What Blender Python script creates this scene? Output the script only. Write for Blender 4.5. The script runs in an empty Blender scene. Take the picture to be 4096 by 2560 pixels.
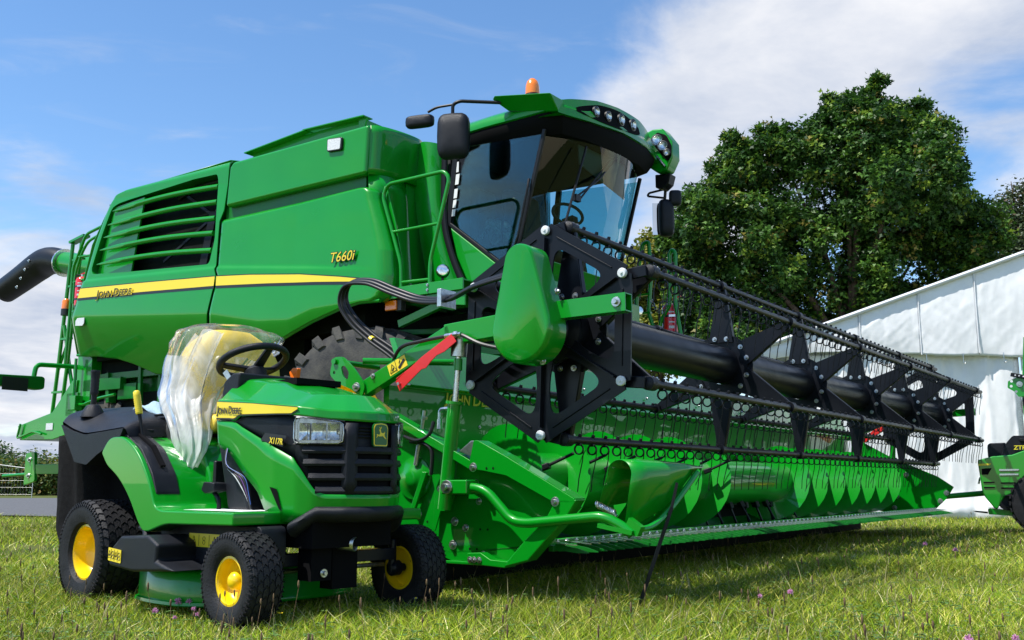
import bpy, bmesh, math, random
import numpy as np
from mathutils import Vector, Matrix, Quaternion
random.seed(7); RNG = np.random.default_rng(7)
R = math.radians
scene = bpy.context.scene
COL = scene.collection

# ---------------------------------------------------------------- camera
cam_data = bpy.data.cameras.new('camera'); cam = bpy.data.objects.new('camera', cam_data); COL.objects.link(cam)
cam.location = (0, 0, .56); cam.rotation_euler = (R(90) + .1622, 0, 0)
cam_data.sensor_width = 36; cam_data.lens = 35; cam_data.clip_start = .05; cam_data.clip_end = 3000
scene.camera = cam

# ---------------------------------------------------------------- sun, sky, exposure
SUN_AZ, SUN_EL = 247.0, 61.0          # azimuth clockwise from +Y
sd = Vector((math.sin(R(SUN_AZ)) * math.cos(R(SUN_EL)), math.cos(R(SUN_AZ)) * math.cos(R(SUN_EL)), math.sin(R(SUN_EL))))
sun_data = bpy.data.lights.new('sun', 'SUN'); sun_data.energy = 5.0; sun_data.angle = R(.53); sun_data.color = (1, .955, .88)
sun = bpy.data.objects.new('sun', sun_data); COL.objects.link(sun)
sun.rotation_euler = sd.to_track_quat('Z', 'Y').to_euler()

world = bpy.data.worlds.new('World'); scene.world = world; world.use_nodes = True
wn = world.node_tree.nodes; wl = world.node_tree.links; wn.clear()
def wnode(t, **k):
    n = wn.new(t)
    for a, b in k.items(): setattr(n, a, b)
    return n
def wmath(op, a, b=None, c=None, clamp=False):
    n = wnode('ShaderNodeMath', operation=op, use_clamp=clamp)
    for i, v in enumerate((a, b, c)):
        if v is None: continue
        if isinstance(v, (int, float)): n.inputs[i].default_value = v
        else: wl.new(v, n.inputs[i])
    return n.outputs[0]
sky = wnode('ShaderNodeTexSky', sky_type='NISHITA', sun_disc=False, sun_elevation=R(SUN_EL), sun_rotation=R(SUN_AZ),
            altitude=100, air_density=1.0, dust_density=.2, ozone_density=2.5)
tc = wnode('ShaderNodeTexCoord')
sep = wnode('ShaderNodeSeparateXYZ'); wl.new(tc.outputs['Generated'], sep.inputs[0])
zz = wmath('MAXIMUM', sep.outputs[2], 0.0)
den = wmath('ADD', zz, .16)
comb = wnode('ShaderNodeCombineXYZ')
wl.new(wmath('DIVIDE', sep.outputs[0], den), comb.inputs[0]); wl.new(wmath('DIVIDE', sep.outputs[1], den), comb.inputs[1])
def wnoise(scale, detail, rough, dist, loc, sx=1, sy=1):
    m = wnode('ShaderNodeMapping'); m.inputs['Location'].default_value = loc; m.inputs['Scale'].default_value = (sx, sy, 1)
    wl.new(comb.outputs[0], m.inputs[0])
    n = wnode('ShaderNodeTexNoise', noise_dimensions='3D'); wl.new(m.outputs[0], n.inputs[0])
    n.inputs['Scale'].default_value = scale; n.inputs['Detail'].default_value = detail
    n.inputs['Roughness'].default_value = rough; n.inputs['Distortion'].default_value = dist
    return n.outputs[0]
big = wnoise(1.35, 9, .56, .35, (3.1, .4, 0))
wisp = wnoise(2.6, 8, .6, .8, (7.3, 2.2, 1.5), 1.0, 2.2)
def bank(d, tight, amt):              # a cloud bank standing in one direction of the sky
    v = Vector(d).normalized()
    n = wnode('ShaderNodeVectorMath', operation='DOT_PRODUCT'); wl.new(tc.outputs['Generated'], n.inputs[0]); n.inputs[1].default_value = v
    a = wmath('MULTIPLY_ADD', n.outputs['Value'], tight, 1 - tight, clamp=True)
    return wmath('MULTIPLY', a, amt)
cover = wmath('MULTIPLY_ADD', big, 2.1, -.55)
for d, t, a in (((.20, .93, .55), 22, .20), ((.34, .93, .50), 16, .26), ((.55, .95, .40), 16, .24), ((-.50, .98, .22), 40, .36), ((-.54, 1, .08), 24, .42), ((-.42, .98, .20), 90, .10),
                ((.20, .98, .27), 90, .12), ((.58, 1, .18), 34, .10), ((-.9, -.2, .35), 5, .06), ((.9, .1, .3), 6, .20), ((.1, -1, .3), 5, .22),
                ((-.30, .9, .44), 14, -.34), ((.02, .9, .36), 40, -.16), ((.40, .97, .27), 120, -.10)):
    cover = wmath('ADD', cover, bank(d, t, a))
dens = wnode('ShaderNodeMapRange', interpolation_type='SMOOTHSTEP'); wl.new(cover, dens.inputs[0])
dens.inputs[1].default_value = .56; dens.inputs[2].default_value = 1.0
wf = wnode('ShaderNodeMapRange', interpolation_type='SMOOTHSTEP'); wl.new(wisp, wf.inputs[0])
wf.inputs[1].default_value = .52; wf.inputs[2].default_value = .85; wf.inputs[4].default_value = .35
dsum = wmath('ADD', dens.outputs[0], wf.outputs[0], clamp=True)
# body of the cloud: bright tops, greyer thick parts
shade = wnode('ShaderNodeMapRange'); wl.new(wnoise(2.2, 7, .6, .2, (11, 5, 3)), shade.inputs[0])
shade.inputs[1].default_value = .35; shade.inputs[2].default_value = .68
cmix = wnode('ShaderNodeMix', data_type='RGBA'); wl.new(shade.outputs[0], cmix.inputs[0])
cmix.inputs[6].default_value = (3.9, 4.5, 5.7, 1); cmix.inputs[7].default_value = (7.3, 7.35, 7.6, 1)
hs = wnode('ShaderNodeHueSaturation'); wl.new(sky.outputs[0], hs.inputs['Color']); hs.inputs['Saturation'].default_value = 1.15; hs.inputs['Value'].default_value = 1.55
fmix = wnode('ShaderNodeMix', data_type='RGBA'); wl.new(dsum, fmix.inputs[0]); wl.new(hs.outputs[0], fmix.inputs[6]); wl.new(cmix.outputs[2], fmix.inputs[7])
bg = wnode('ShaderNodeBackground'); bg.inputs[1].default_value = .10; wl.new(fmix.outputs[2], bg.inputs[0])
wo = wnode('ShaderNodeOutputWorld'); wl.new(bg.outputs[0], wo.inputs[0])

vs = scene.view_settings; vs.view_transform = 'Standard'; vs.look = 'None'; vs.exposure = .42; vs.gamma = 1; vs.use_curve_mapping = False
scene.render.resolution_x, scene.render.resolution_y = 1024, 640
scene.cycles.use_denoising = True; scene.cycles.max_bounces = 8; scene.cycles.transparent_max_bounces = 24
scene.cycles.sample_clamp_indirect = 6; scene.cycles.caustics_reflective = False; scene.cycles.caustics_refractive = False

# ---------------------------------------------------------------- materials
MATS = {}
def mat(name, col, rough=.5, metal=0, spec=.5, coat=0, coat_r=.05, noise=0, nscale=20, rnoise=0, bump=0, bscale=60, trans=0, emit=None, sub=0, ncol=None, ndetail=6):
    m = bpy.data.materials.new(name); m.use_nodes = True; nt = m.node_tree; b = nt.nodes['Principled BSDF']
    b.inputs['Base Color'].default_value = (*col, 1); b.inputs['Roughness'].default_value = rough; b.inputs['Metallic'].default_value = metal
    b.inputs['Specular IOR Level'].default_value = spec; b.inputs['Coat Weight'].default_value = coat; b.inputs['Coat Roughness'].default_value = coat_r
    b.inputs['Transmission Weight'].default_value = trans
    if noise or rnoise or bump:
        t = nt.nodes.new('ShaderNodeTexCoord')
        if noise or rnoise:
            n = nt.nodes.new('ShaderNodeTexNoise'); n.inputs['Scale'].default_value = nscale; n.inputs['Detail'].default_value = ndetail; n.inputs['Roughness'].default_value = .6
            nt.links.new(t.outputs['Object'], n.inputs['Vector'])
        if noise:
            mx = nt.nodes.new('ShaderNodeMix'); mx.data_type = 'RGBA'
            mr = nt.nodes.new('ShaderNodeMapRange'); mr.inputs[1].default_value = .38; mr.inputs[2].default_value = .68
            nt.links.new(n.outputs[0], mr.inputs[0]); nt.links.new(mr.outputs[0], mx.inputs[0])
            mx.inputs[6].default_value = (*col, 1)
            c2 = ncol if ncol else tuple(min(1, c * (1 + noise)) for c in col)
            mx.inputs[7].default_value = (*c2, 1); nt.links.new(mx.outputs[2], b.inputs['Base Color'])
        if rnoise:
            mr2 = nt.nodes.new('ShaderNodeMapRange'); mr2.inputs[1].default_value = .3; mr2.inputs[2].default_value = .7
            mr2.inputs[3].default_value = max(.02, rough - rnoise); mr2.inputs[4].default_value = rough + rnoise
            nt.links.new(n.outputs[0], mr2.inputs[0]); nt.links.new(mr2.outputs[0], b.inputs['Roughness'])
        if bump:
            n2 = nt.nodes.new('ShaderNodeTexNoise'); n2.inputs['Scale'].default_value = bscale; n2.inputs['Detail'].default_value = 5
            nt.links.new(t.outputs['Object'], n2.inputs['Vector'])
            bp = nt.nodes.new('ShaderNodeBump'); bp.inputs['Strength'].default_value = bump; bp.inputs['Distance'].default_value = .01
            nt.links.new(n2.outputs[0], bp.inputs['Height']); nt.links.new(bp.outputs[0], b.inputs['Normal'])
    if emit: b.inputs['Emission Color'].default_value = (*emit, 1); b.inputs['Emission Strength'].default_value = 1
    MATS[name] = m; return m
def film(name, tint, alpha, rough, diff, fres=1.5, bump=0, bscale=20):
    """thin sheet: sees through, reflects at grazing angles, scatters a little"""
    m = bpy.data.materials.new(name); m.use_nodes = True; nt = m.node_tree; N = nt.nodes; K = nt.links; N.clear()
    out = N.new('ShaderNodeOutputMaterial'); tr = N.new('ShaderNodeBsdfTransparent'); tr.inputs[0].default_value = (*tint, 1)
    gl = N.new('ShaderNodeBsdfGlossy'); gl.inputs['Roughness'].default_value = rough
    mx = N.new('ShaderNodeMixShader'); fr = N.new('ShaderNodeFresnel'); fr.inputs[0].default_value = fres
    body = tr.outputs[0]
    if alpha > 0:
        df = N.new('ShaderNodeBsdfDiffuse'); df.inputs[0].default_value = (*diff, 1)
        tl = N.new('ShaderNodeBsdfTranslucent'); tl.inputs[0].default_value = (*diff, 1)
        ad = N.new('ShaderNodeMixShader'); ad.inputs[0].default_value = .5; K.new(df.outputs[0], ad.inputs[1]); K.new(tl.outputs[0], ad.inputs[2])
        m2 = N.new('ShaderNodeMixShader'); K.new(tr.outputs[0], m2.inputs[1]); K.new(ad.outputs[0], m2.inputs[2]); body = m2.outputs[0]
        if bump:
            t = N.new('ShaderNodeTexCoord'); nz = N.new('ShaderNodeTexNoise'); nz.inputs['Scale'].default_value = bscale; nz.inputs['Detail'].default_value = 7
            nz.inputs['Distortion'].default_value = 1.2
            mp = N.new('ShaderNodeMapping'); mp.inputs['Scale'].default_value = (1, 1, .35); K.new(t.outputs['Object'], mp.inputs[0]); K.new(mp.outputs[0], nz.inputs['Vector'])
            mr = N.new('ShaderNodeMapRange'); mr.inputs[1].default_value = .38; mr.inputs[2].default_value = .66; mr.inputs[3].default_value = alpha * .35; mr.inputs[4].default_value = min(.95, alpha * 1.9)
            K.new(nz.outputs[0], mr.inputs[0]); K.new(mr.outputs[0], m2.inputs[0])
            bp = N.new('ShaderNodeBump'); bp.inputs['Strength'].default_value = bump; bp.inputs['Distance'].default_value = .02
            K.new(nz.outputs[0], bp.inputs['Height'])
            for q in (gl, df, tl): K.new(bp.outputs[0], q.inputs['Normal'])
            K.new(bp.outputs[0], fr.inputs['Normal'])
        else: m2.inputs[0].default_value = alpha
    K.new(fr.outputs[0], mx.inputs[0]); K.new(body, mx.inputs[1]); K.new(gl.outputs[0], mx.inputs[2]); K.new(mx.outputs[0], out.inputs[0])
    MATS[name] = m; return m
mat('green', (.0006, .24, .0085), .32, spec=.28, coat=.62, coat_r=.02, noise=.06, nscale=2.5, rnoise=.05, bump=.012, bscale=2.2)
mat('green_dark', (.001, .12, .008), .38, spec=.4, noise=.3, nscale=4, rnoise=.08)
mat('green_sheet', (.001, .28, .02), .22, spec=.6, coat=.5, noise=.1, nscale=3)
mat('yellow', (.86, .58, .004), .35, spec=.4, coat=.4, noise=.08, nscale=8)
mat('decal_yellow', (.80, .62, .03), .4)
mat('decal_black', (.012, .012, .014), .4)
mat('decal_white', (.72, .74, .76), .45, noise=-.25, nscale=60)
mat('black_plastic', (.008, .009, .0125), .44, spec=.26, noise=.6, nscale=9, bump=.25, bscale=900, rnoise=.06)
mat('black_paint', (.0055, .0065, .0095), .34, spec=.22, noise=.4, nscale=6, rnoise=.08)
mat('black_satin', (.007, .0075, .009), .40, spec=.25, noise=.4, nscale=10)
mat('black_matte', (.004, .004, .0045), .75, spec=.08)
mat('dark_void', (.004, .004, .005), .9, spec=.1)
mat('under_shade', (.004, .006, .005), .8, spec=.12, noise=.8, nscale=7)  # near-black colour stands for shade under and inside the machines
mat('rubber', (.010, .010, .0115), .60, spec=.25, noise=.9, nscale=14, bump=.3, bscale=120)
mat('rubber_dusty', (.045, .045, .047), .8, spec=.2, noise=.8, nscale=6, bump=.4, bscale=60, ncol=(.10, .095, .085))
mat('hose', (.010, .010, .011), .42, spec=.4)
mat('steel', (.55, .56, .57), .28, metal=1, noise=.2, nscale=40, rnoise=.1)
mat('zinc', (.62, .63, .62), .35, metal=1, noise=-.3, nscale=60)
mat('red', (.62, .012, .010), .38, spec=.5, coat=.2, noise=.15, nscale=8)
mat('red_can', (.70, .008, .010), .25, spec=.5, coat=.6)
mat('amber', (.95, .22, .004), .2, spec=.6, coat=.8)
mat('orange', (.85, .17, .01), .35)
mat('lamp_reflector', (.80, .82, .84), .12, metal=1, noise=-.4, nscale=45)
mat('mirror', (.75, .78, .80), .03, metal=1)
mat('seat_yellow', (.86, .62, .07), .55, noise=.1, nscale=30, bump=.3, bscale=200)
mat('grey_cloth', (.30, .42, .50), .9, spec=.1, noise=.2, nscale=90, bump=.5, bscale=120)
mat('cab_interior', (.018, .019, .020), .7, noise=.4, nscale=12)
mat('cab_grey', (.13, .15, .14), .7)
mat('headlamp_back', (.34, .36, .40), .22, metal=1, noise=-.6, nscale=26)
mat('white_sheet', (.78, .80, .82), .8)
film('cab_glass', (.50, .76, .78), 0, .01, (0, 0, 0), 1.5)
film('clear_lens', (.93, .95, .95), .06, .03, (.8, .82, .85), 1.5)
film('clear_film', (.97, .97, .96), .13, .14, (.93, .94, .95), 1.16, bump=.5, bscale=9)
film('plastic_film', (.96, .97, .97), .46, .30, (.95, .955, .96), 1.15, bump=.28, bscale=7)

# ---------------------------------------------------------------- mesh helpers
ORG = [Vector((0, 0, 0))]             # the running thing's base in its frame
def join(*sh):
    V, Fc = [], []
    for v, f in sh:
        n = len(V); V += list(v); Fc += [tuple(i + n for i in q) for q in f]
    return V, Fc
def obj(name, shape, m, parent=None, smooth=35, bevel=0, seg=2, solid=0, sub=0, loc=None, rot=None, label=None, kind=None):
    v, f = shape
    me = bpy.data.meshes.new(name)
    o0 = ORG[0] if parent is not None else Vector((0, 0, 0))
    if loc is not None: o0 = Vector((0, 0, 0))
    me.from_pydata([tuple(Vector(p) - o0) for p in v], [], [tuple(q) for q in f])
    bm = bmesh.new(); bm.from_mesh(me); bmesh.ops.remove_doubles(bm, verts=bm.verts, dist=1e-5); bmesh.ops.recalc_face_normals(bm, faces=bm.faces); bm.to_mesh(me); bm.free()
    if smooth:
        me.shade_smooth()
        if smooth < 180: me.set_sharp_from_angle(angle=R(smooth))
    ms = m if isinstance(m, (list, tuple)) else [m]
    for k in ms: me.materials.append(MATS[k])
    o = bpy.data.objects.new(name, me); COL.objects.link(o)
    if parent is not None: o.parent = parent
    if loc is not None: o.location = Vector(loc) - (ORG[0] if parent is not None else Vector((0, 0, 0)))
    if rot is not None: o.rotation_euler = rot
    if solid: md = o.modifiers.new('s', 'SOLIDIFY'); md.thickness = solid; md.offset = 0
    if bevel: md = o.modifiers.new('b', 'BEVEL'); md.width = bevel; md.segments = seg; md.limit_method = 'ANGLE'; md.angle_limit = R(40); md.harden_normals = True
    if sub: md = o.modifiers.new('u', 'SUBSURF'); md.levels = md.render_levels = sub
    if label: o['label'] = label
    if kind: o['kind'] = kind
    return o
def sub_of(o, name, shape, m, **k):
    """sub-part of a part built in the thing's frame"""
    c = obj(name, shape, m, o.parent if o.parent else o, **k); c.parent = o
    return c
def dup(o, parent, loc=None, rot=None, name=None):
    c = o.copy(); COL.objects.link(c); c.parent = parent
    if name: c.name = name
    if loc is not None: c.location = Vector(loc) - ORG[0]
    if rot is not None: c.rotation_euler = rot
    return c
def thing(name, label, cat, loc, rz=0, group=None, base=(0, 0, 0)):
    """Empty at the thing's base; loc is the frame origin, base the thing's own foot within that frame"""
    o = bpy.data.objects.new(name, None); COL.objects.link(o); o.empty_display_size = .2
    b = Vector(base); q = Matrix.Rotation(rz, 3, 'Z') @ b
    o.location = Vector(loc) + q; o.rotation_euler = (0, 0, rz); ORG[0] = b
    o['label'] = label; o['category'] = cat
    if group: o['group'] = group
    return o
def tag(o, label, cat, group=None, kind=None):
    if label: o['label'] = label
    if cat: o['category'] = cat
    if group: o['group'] = group
    if kind: o['kind'] = kind
    return o
def box(x0, x1, y0, y1, z0, z1):
    v = [(x, y, z) for x in (x0, x1) for y in (y0, y1) for z in (z0, z1)]
    return v, [(0, 1, 3, 2), (4, 6, 7, 5), (0, 4, 5, 1), (2, 3, 7, 6), (0, 2, 6, 4), (1, 5, 7, 3)]
def basis(d, up=(0, 0, 1)):
    d = Vector(d).normalized(); up = Vector(up)
    if abs(d.dot(up)) > .98: up = Vector((1, 0, 0))
    s = d.cross(up).normalized(); return d, s, s.cross(d)
def bar(p0, p1, w, h, up=(0, 0, 1), w1=None, h1=None):
    p0, p1 = Vector(p0), Vector(p1); d, s, u = basis(p1 - p0, up); w1 = w if w1 is None else w1; h1 = h if h1 is None else h1
    v = []
    for p, a, b in ((p0, w, h), (p1, w1, h1)):
        for i, j in ((-1, -1), (1, -1), (1, 1), (-1, 1)): v.append(tuple(p + s * a * .5 * i + u * b * .5 * j))
    return v, [(0, 1, 2, 3), (7, 6, 5, 4), (0, 4, 5, 1), (1, 5, 6, 2), (2, 6, 7, 3), (3, 7, 4, 0)]
def fillet(path, r, k=5):
    P = [Vector(p) for p in path]; out = [P[0]]
    for i in range(1, len(P) - 1):
        a, b, c = P[i - 1], P[i], P[i + 1]
        d0, d1 = (a - b), (c - b); rr = min(r, d0.length * .49, d1.length * .49)
        s, e = b + d0.normalized() * rr, b + d1.normalized() * rr
        for j in range(k + 1):
            t = j / k; out.append((1 - t) ** 2 * s + 2 * t * (1 - t) * b + t * t * e)
    out.append(P[-1]); return out
def smoothpath(path, n=8):
    P = [Vector(p) for p in path]; out = []
    for i in range(len(P) - 1):
        p0 = P[max(i - 1, 0)]; p1 = P[i]; p2 = P[i + 1]; p3 = P[min(i + 2, len(P) - 1)]
        for j in range(n):
            t = j / n
            out.append(.5 * ((2 * p1) + (p2 - p0) * t + (2 * p0 - 5 * p1 + 4 * p2 - p3) * t * t + (3 * p1 - p0 - 3 * p2 + p3) * t ** 3))
    out.append(P[-1]); return out
def tube(path, r, n=10, cap=True, closed=False, sx=1):
    P = [Vector(p) for p in path]; V = []; Fc = []; m = len(P); up = None
    rr = r if isinstance(r, (list, tuple)) else [r] * m
    for i, p in enumerate(P):
        if closed: d = P[(i + 1) % m] - P[i - 1]
        else: d = P[min(i + 1, m - 1)] - P[max(i - 1, 0)]
        d.normalize()
        if up is None: _, s, u = basis(d)
        else:
            s = d.cross(up)
            s = s.normalized() if s.length > 1e-6 else basis(d)[1]
            u = s.cross(d)
        up = u
        for k in range(n):
            a = 2 * math.pi * k / n; V.append(tuple(p + (s * math.cos(a) * sx + u * math.sin(a)) * rr[i]))
    for i in range(m if closed else m - 1):
        j = (i + 1) % m
        for k in range(n): Fc.append((i * n + k, i * n + (k + 1) % n, j * n + (k + 1) % n, j * n + k))
    if cap and not closed: Fc += [tuple(range(n - 1, -1, -1)), tuple((m - 1) * n + k for k in range(n))]
    return V, Fc
def cyl(p0, p1, r0, r1=None, n=16): return tube([p0, p1], [r0, r0 if r1 is None else r1], n)
def lathe(prof, o, axis, n=32, cap=False):
    """profile of (radius, distance along axis)"""
    o = Vector(o); d, s, u = basis(axis); V, Fc = [], []
    for r, h in prof:
        for k in range(n):
            a = 2 * math.pi * k / n; V.append(tuple(o + d * h + (s * math.cos(a) + u * math.sin(a)) * r))
    for i in range(len(prof) - 1):
        for k in range(n): Fc.append((i * n + k, i * n + (k + 1) % n, (i + 1) * n + (k + 1) % n, (i + 1) * n + k))
    if cap: Fc += [tuple(range(n)), tuple((len(prof) - 1) * n + k for k in range(n))]
    return V, Fc
PL = {'xz': lambda a, b, t: (a, t, b), 'xy': lambda a, b, t: (a, b, t), 'yz': lambda a, b, t: (t, a, b)}
def prism(pts, plane, t0, t1):
    g = PL[plane]; n = len(pts)
    v = [g(a, b, t0) for a, b in pts] + [g(a, b, t1) for a, b in pts]
    return v, [tuple(range(n)), tuple(range(2 * n - 1, n - 1, -1))] + [(i, (i + 1) % n, n + (i + 1) % n, n + i) for i in range(n)]
def plate(outer, holes, plane, t0, t1):
    bm = bmesh.new(); es = []
    for loop in [outer] + holes:
        vs_ = [bm.verts.new((a, b, 0)) for a, b in loop]
        es += [bm.edges.new((vs_[i], vs_[(i + 1) % len(vs_)])) for i in range(len(vs_))]
    bmesh.ops.triangle_fill(bm, use_beauty=True, use_dissolve=False, edges=es)
    bm.verts.index_update(); n = len(bm.verts); co = [(v.co.x, v.co.y) for v in bm.verts]
    tri = [[v.index for v in f.verts] for f in bm.faces]
    bnd = [[v.index for v in e.verts] for e in bm.edges if len(e.link_faces) == 1]; bm.free()
    g = PL[plane]
    V = [g(a, b, t0) for a, b in co] + [g(a, b, t1) for a, b in co]
    return V, [tuple(t) for t in tri] + [tuple(i + n for i in reversed(t)) for t in tri] + [(a, b, b + n, a + n) for a, b in bnd]
def roundpoly(pts, r, k=4):
    out = []; n = len(pts)
    for i in range(n):
        a, b, c = Vector(pts[i - 1]), Vector(pts[i]), Vector(pts[(i + 1) % n]); d0, d1 = a - b, c - b
        rr = r[i] if isinstance(r, (list, tuple)) else r
        rr = min(rr, d0.length * .48, d1.length * .48)
        if rr < 1e-5: out.append(tuple(b)); continue
        s, e = b + d0.normalized() * rr, b + d1.normalized() * rr
        for j in range(k + 1):
            t = j / k; q = (1 - t) ** 2 * s + 2 * t * (1 - t) * b + t * t * e; out.append((q.x, q.y))
    return out
def resample(P, n):
    P = np.array([tuple(p) for p in P], float); d = np.r_[0, np.cumsum(np.linalg.norm(np.diff(P, axis=0), axis=1))]; t = np.linspace(0, d[-1], n)
    return np.stack([np.interp(t, d, P[:, k]) for k in range(P.shape[1])], -1)
def coons(bot, top, left, right, nu, nv):
    """patch of four boundary curves; bot/top run along s, left/right along t; returns grid nv x nu x dim"""
    b, t, l, r = resample(bot, nu), resample(top, nu), resample(left, nv), resample(right, nv)
    s = np.linspace(0, 1, nu)[None, :, None]; w = np.linspace(0, 1, nv)[:, None, None]
    return (1 - w) * b[None] + w * t[None] + (1 - s) * l[:, None] + s * r[:, None] - ((1 - s) * (1 - w) * b[0] + s * (1 - w) * b[-1] + (1 - s) * w * t[0] + s * w * t[-1])
def grid(G):
    """vertex grid (rows x cols x 3) -> shape"""
    nv, nu = G.shape[:2]
    return [tuple(p) for p in G.reshape(-1, 3)], [(i * nu + j, i * nu + j + 1, (i + 1) * nu + j + 1, (i + 1) * nu + j) for i in range(nv - 1) for j in range(nu - 1)]
def ball(c, r, n=12, m=8, sz=(1, 1, 1)):
    V = []; Fc = []
    for i in range(m + 1):
        t = math.pi * i / m
        for j in range(n):
            a = 2 * math.pi * j / n; V.append((c[0] + r * sz[0] * math.sin(t) * math.cos(a), c[1] + r * sz[1] * math.sin(t) * math.sin(a), c[2] + r * sz[2] * math.cos(t)))
    for i in range(m):
        for j in range(n): Fc.append((i * n + j, i * n + (j + 1) % n, (i + 1) * n + (j + 1) % n, (i + 1) * n + j))
    return V, Fc
def text(name, s, m, parent, loc, xdir, ydir, size, depth=.0015, shear=0, sx=1, bold=0, font=None, align='LEFT'):
    cu = bpy.data.curves.new(name, 'FONT'); cu.body = s; cu.size = size; cu.extrude = depth; cu.shear = shear; cu.offset = bold; cu.align_x = align; cu.resolution_u = 3
    t = bpy.data.objects.new(name, cu); COL.objects.link(t); bpy.context.view_layer.update()
    me = bpy.data.meshes.new_from_object(t.evaluated_get(bpy.context.evaluated_depsgraph_get()))
    bpy.data.objects.remove(t); bpy.data.curves.remove(cu)
    me.materials.clear(); me.materials.append(MATS[m])
    x = Vector(xdir).normalized(); z = x.cross(Vector(ydir)).normalized(); y = z.cross(x)
    mt = Matrix((x * sx, y, z)).transposed().to_4x4()
    me.transform(mt)
    o = bpy.data.objects.new(name, me); COL.objects.link(o); o.parent = parent; o.location = Vector(loc) - ORG[0]
    return o
def brand(parent, m, loc, xdir, size, sx=1.0, shear=0.0, bold=0.0, depth=.001):
    """the maker's name in small capitals, each initial taller"""
    x = Vector(xdir).normalized(); p = Vector(loc)
    for w in ('J', 'OHN', None, 'D', 'EERE'):
        if w is None: p = p + x * size * .22 * sx; continue
        o = text('lettering', w, m, parent, p, x, (0, 0, 1), size * (1.28 if len(w) == 1 else 1.0), depth, shear, sx, bold)
        ext = max(Vector(v.co).dot(x) for v in o.data.vertices); p = p + x * (ext + size * .045)
def bolt_mesh():
    h = lathe([(.0001, .014), (.0065, .014), (.0075, .012), (.0075, .005), (.0075, .004), (.014, .004), (.015, .0025), (.015, 0), (.0001, 0)], (0, 0, 0), (0, -1, 0), 12)
    return h
BOLT = None
def bolt(parent, loc, s=1.0, rot=(0, 0, 0), m='zinc'):
    """hexagon bolt with washer; its head points to -y unless turned"""
    global BOLT
    if BOLT is None or BOLT.name not in bpy.data.meshes:
        v, f = bolt_mesh(); BOLT = bpy.data.meshes.new('bolt'); BOLT.from_pydata(v, [], f); BOLT.shade_smooth(); BOLT.set_sharp_from_angle(angle=R(30)); BOLT.materials.append(MATS['zinc'])
    o = bpy.data.objects.new('bolt', BOLT); COL.objects.link(o); o.parent = parent; o.location = Vector(loc) - ORG[0]; o.scale = (s, s, s); o.rotation_euler = rot
    return o

# ================================================================ THE SETTING
def groundz(x, y):
    return 0.0
gm = mat('soil_grass', (.055, .075, .018), .95, spec=.1, noise=1.0, nscale=1.2, bump=.6, bscale=25, ncol=(.13, .14, .04))
n = 40
xs = np.concatenate([-np.geomspace(900, 12, 14), np.linspace(-10, 12, 23), np.geomspace(14, 900, 14)])
ys = np.concatenate([np.linspace(-30, 30, 41), np.geomspace(33, 1500, 16)])
G = np.zeros((len(ys), len(xs), 3)); G[..., 0] = xs[None]; G[..., 1] = ys[:, None]
G[..., 2] = .012 * np.sin(G[..., 0] * 1.7 + G[..., 1] * .6) * np.cos(G[..., 1] * 1.1) * (G[..., 1] < 25)
tag(obj('ground', grid(G), 'soil_grass'), None, None, kind='structure')
mat('gravel', (.085, .087, .092), .9, spec=.2, noise=.7, nscale=26, bump=.9, bscale=40, ndetail=10)
rd = np.zeros((6, 30, 3)); rx = np.linspace(-60, 0, 30)
for i, w in enumerate(np.linspace(0, 1, 6)):
    rd[i, :, 0] = rx
    near_ = 16.0 + .9 * np.sin(rx * .5) - (rx + 8) * .10
    rd[i, :, 1] = near_ * (1 - w) + 36 * w
    rd[i, :, 2] = .03 + .06 * math.sin(w * math.pi)
tag(obj('gravel_track', grid(rd), 'gravel'), None, None, kind='structure')

# ---- grass: one sheet of blades
gmat = bpy.data.materials.new('grass_blades'); gmat.use_nodes = True
b = gmat.node_tree.nodes['Principled BSDF']; at = gmat.node_tree.nodes.new('ShaderNodeAttribute'); at.attribute_name = 'tint'
b.inputs['Roughness'].default_value = .6; b.inputs['Specular IOR Level'].default_value = .15
gmat.node_tree.links.new(at.outputs['Color'], b.inputs['Base Color'])
tl = gmat.node_tree.nodes.new('ShaderNodeBsdfTranslucent'); gmat.node_tree.links.new(at.outputs['Color'], tl.inputs[0])
mxs = gmat.node_tree.nodes.new('ShaderNodeMixShader'); mxs.inputs[0].default_value = .25
outn = [q for q in gmat.node_tree.nodes if q.type == 'OUTPUT_MATERIAL'][0]
gmat.node_tree.links.new(b.outputs[0], mxs.inputs[1]); gmat.node_tree.links.new(tl.outputs[0], mxs.inputs[2]); gmat.node_tree.links.new(mxs.outputs[0], outn.inputs[0])
MATS['grass_blades'] = gmat
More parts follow.
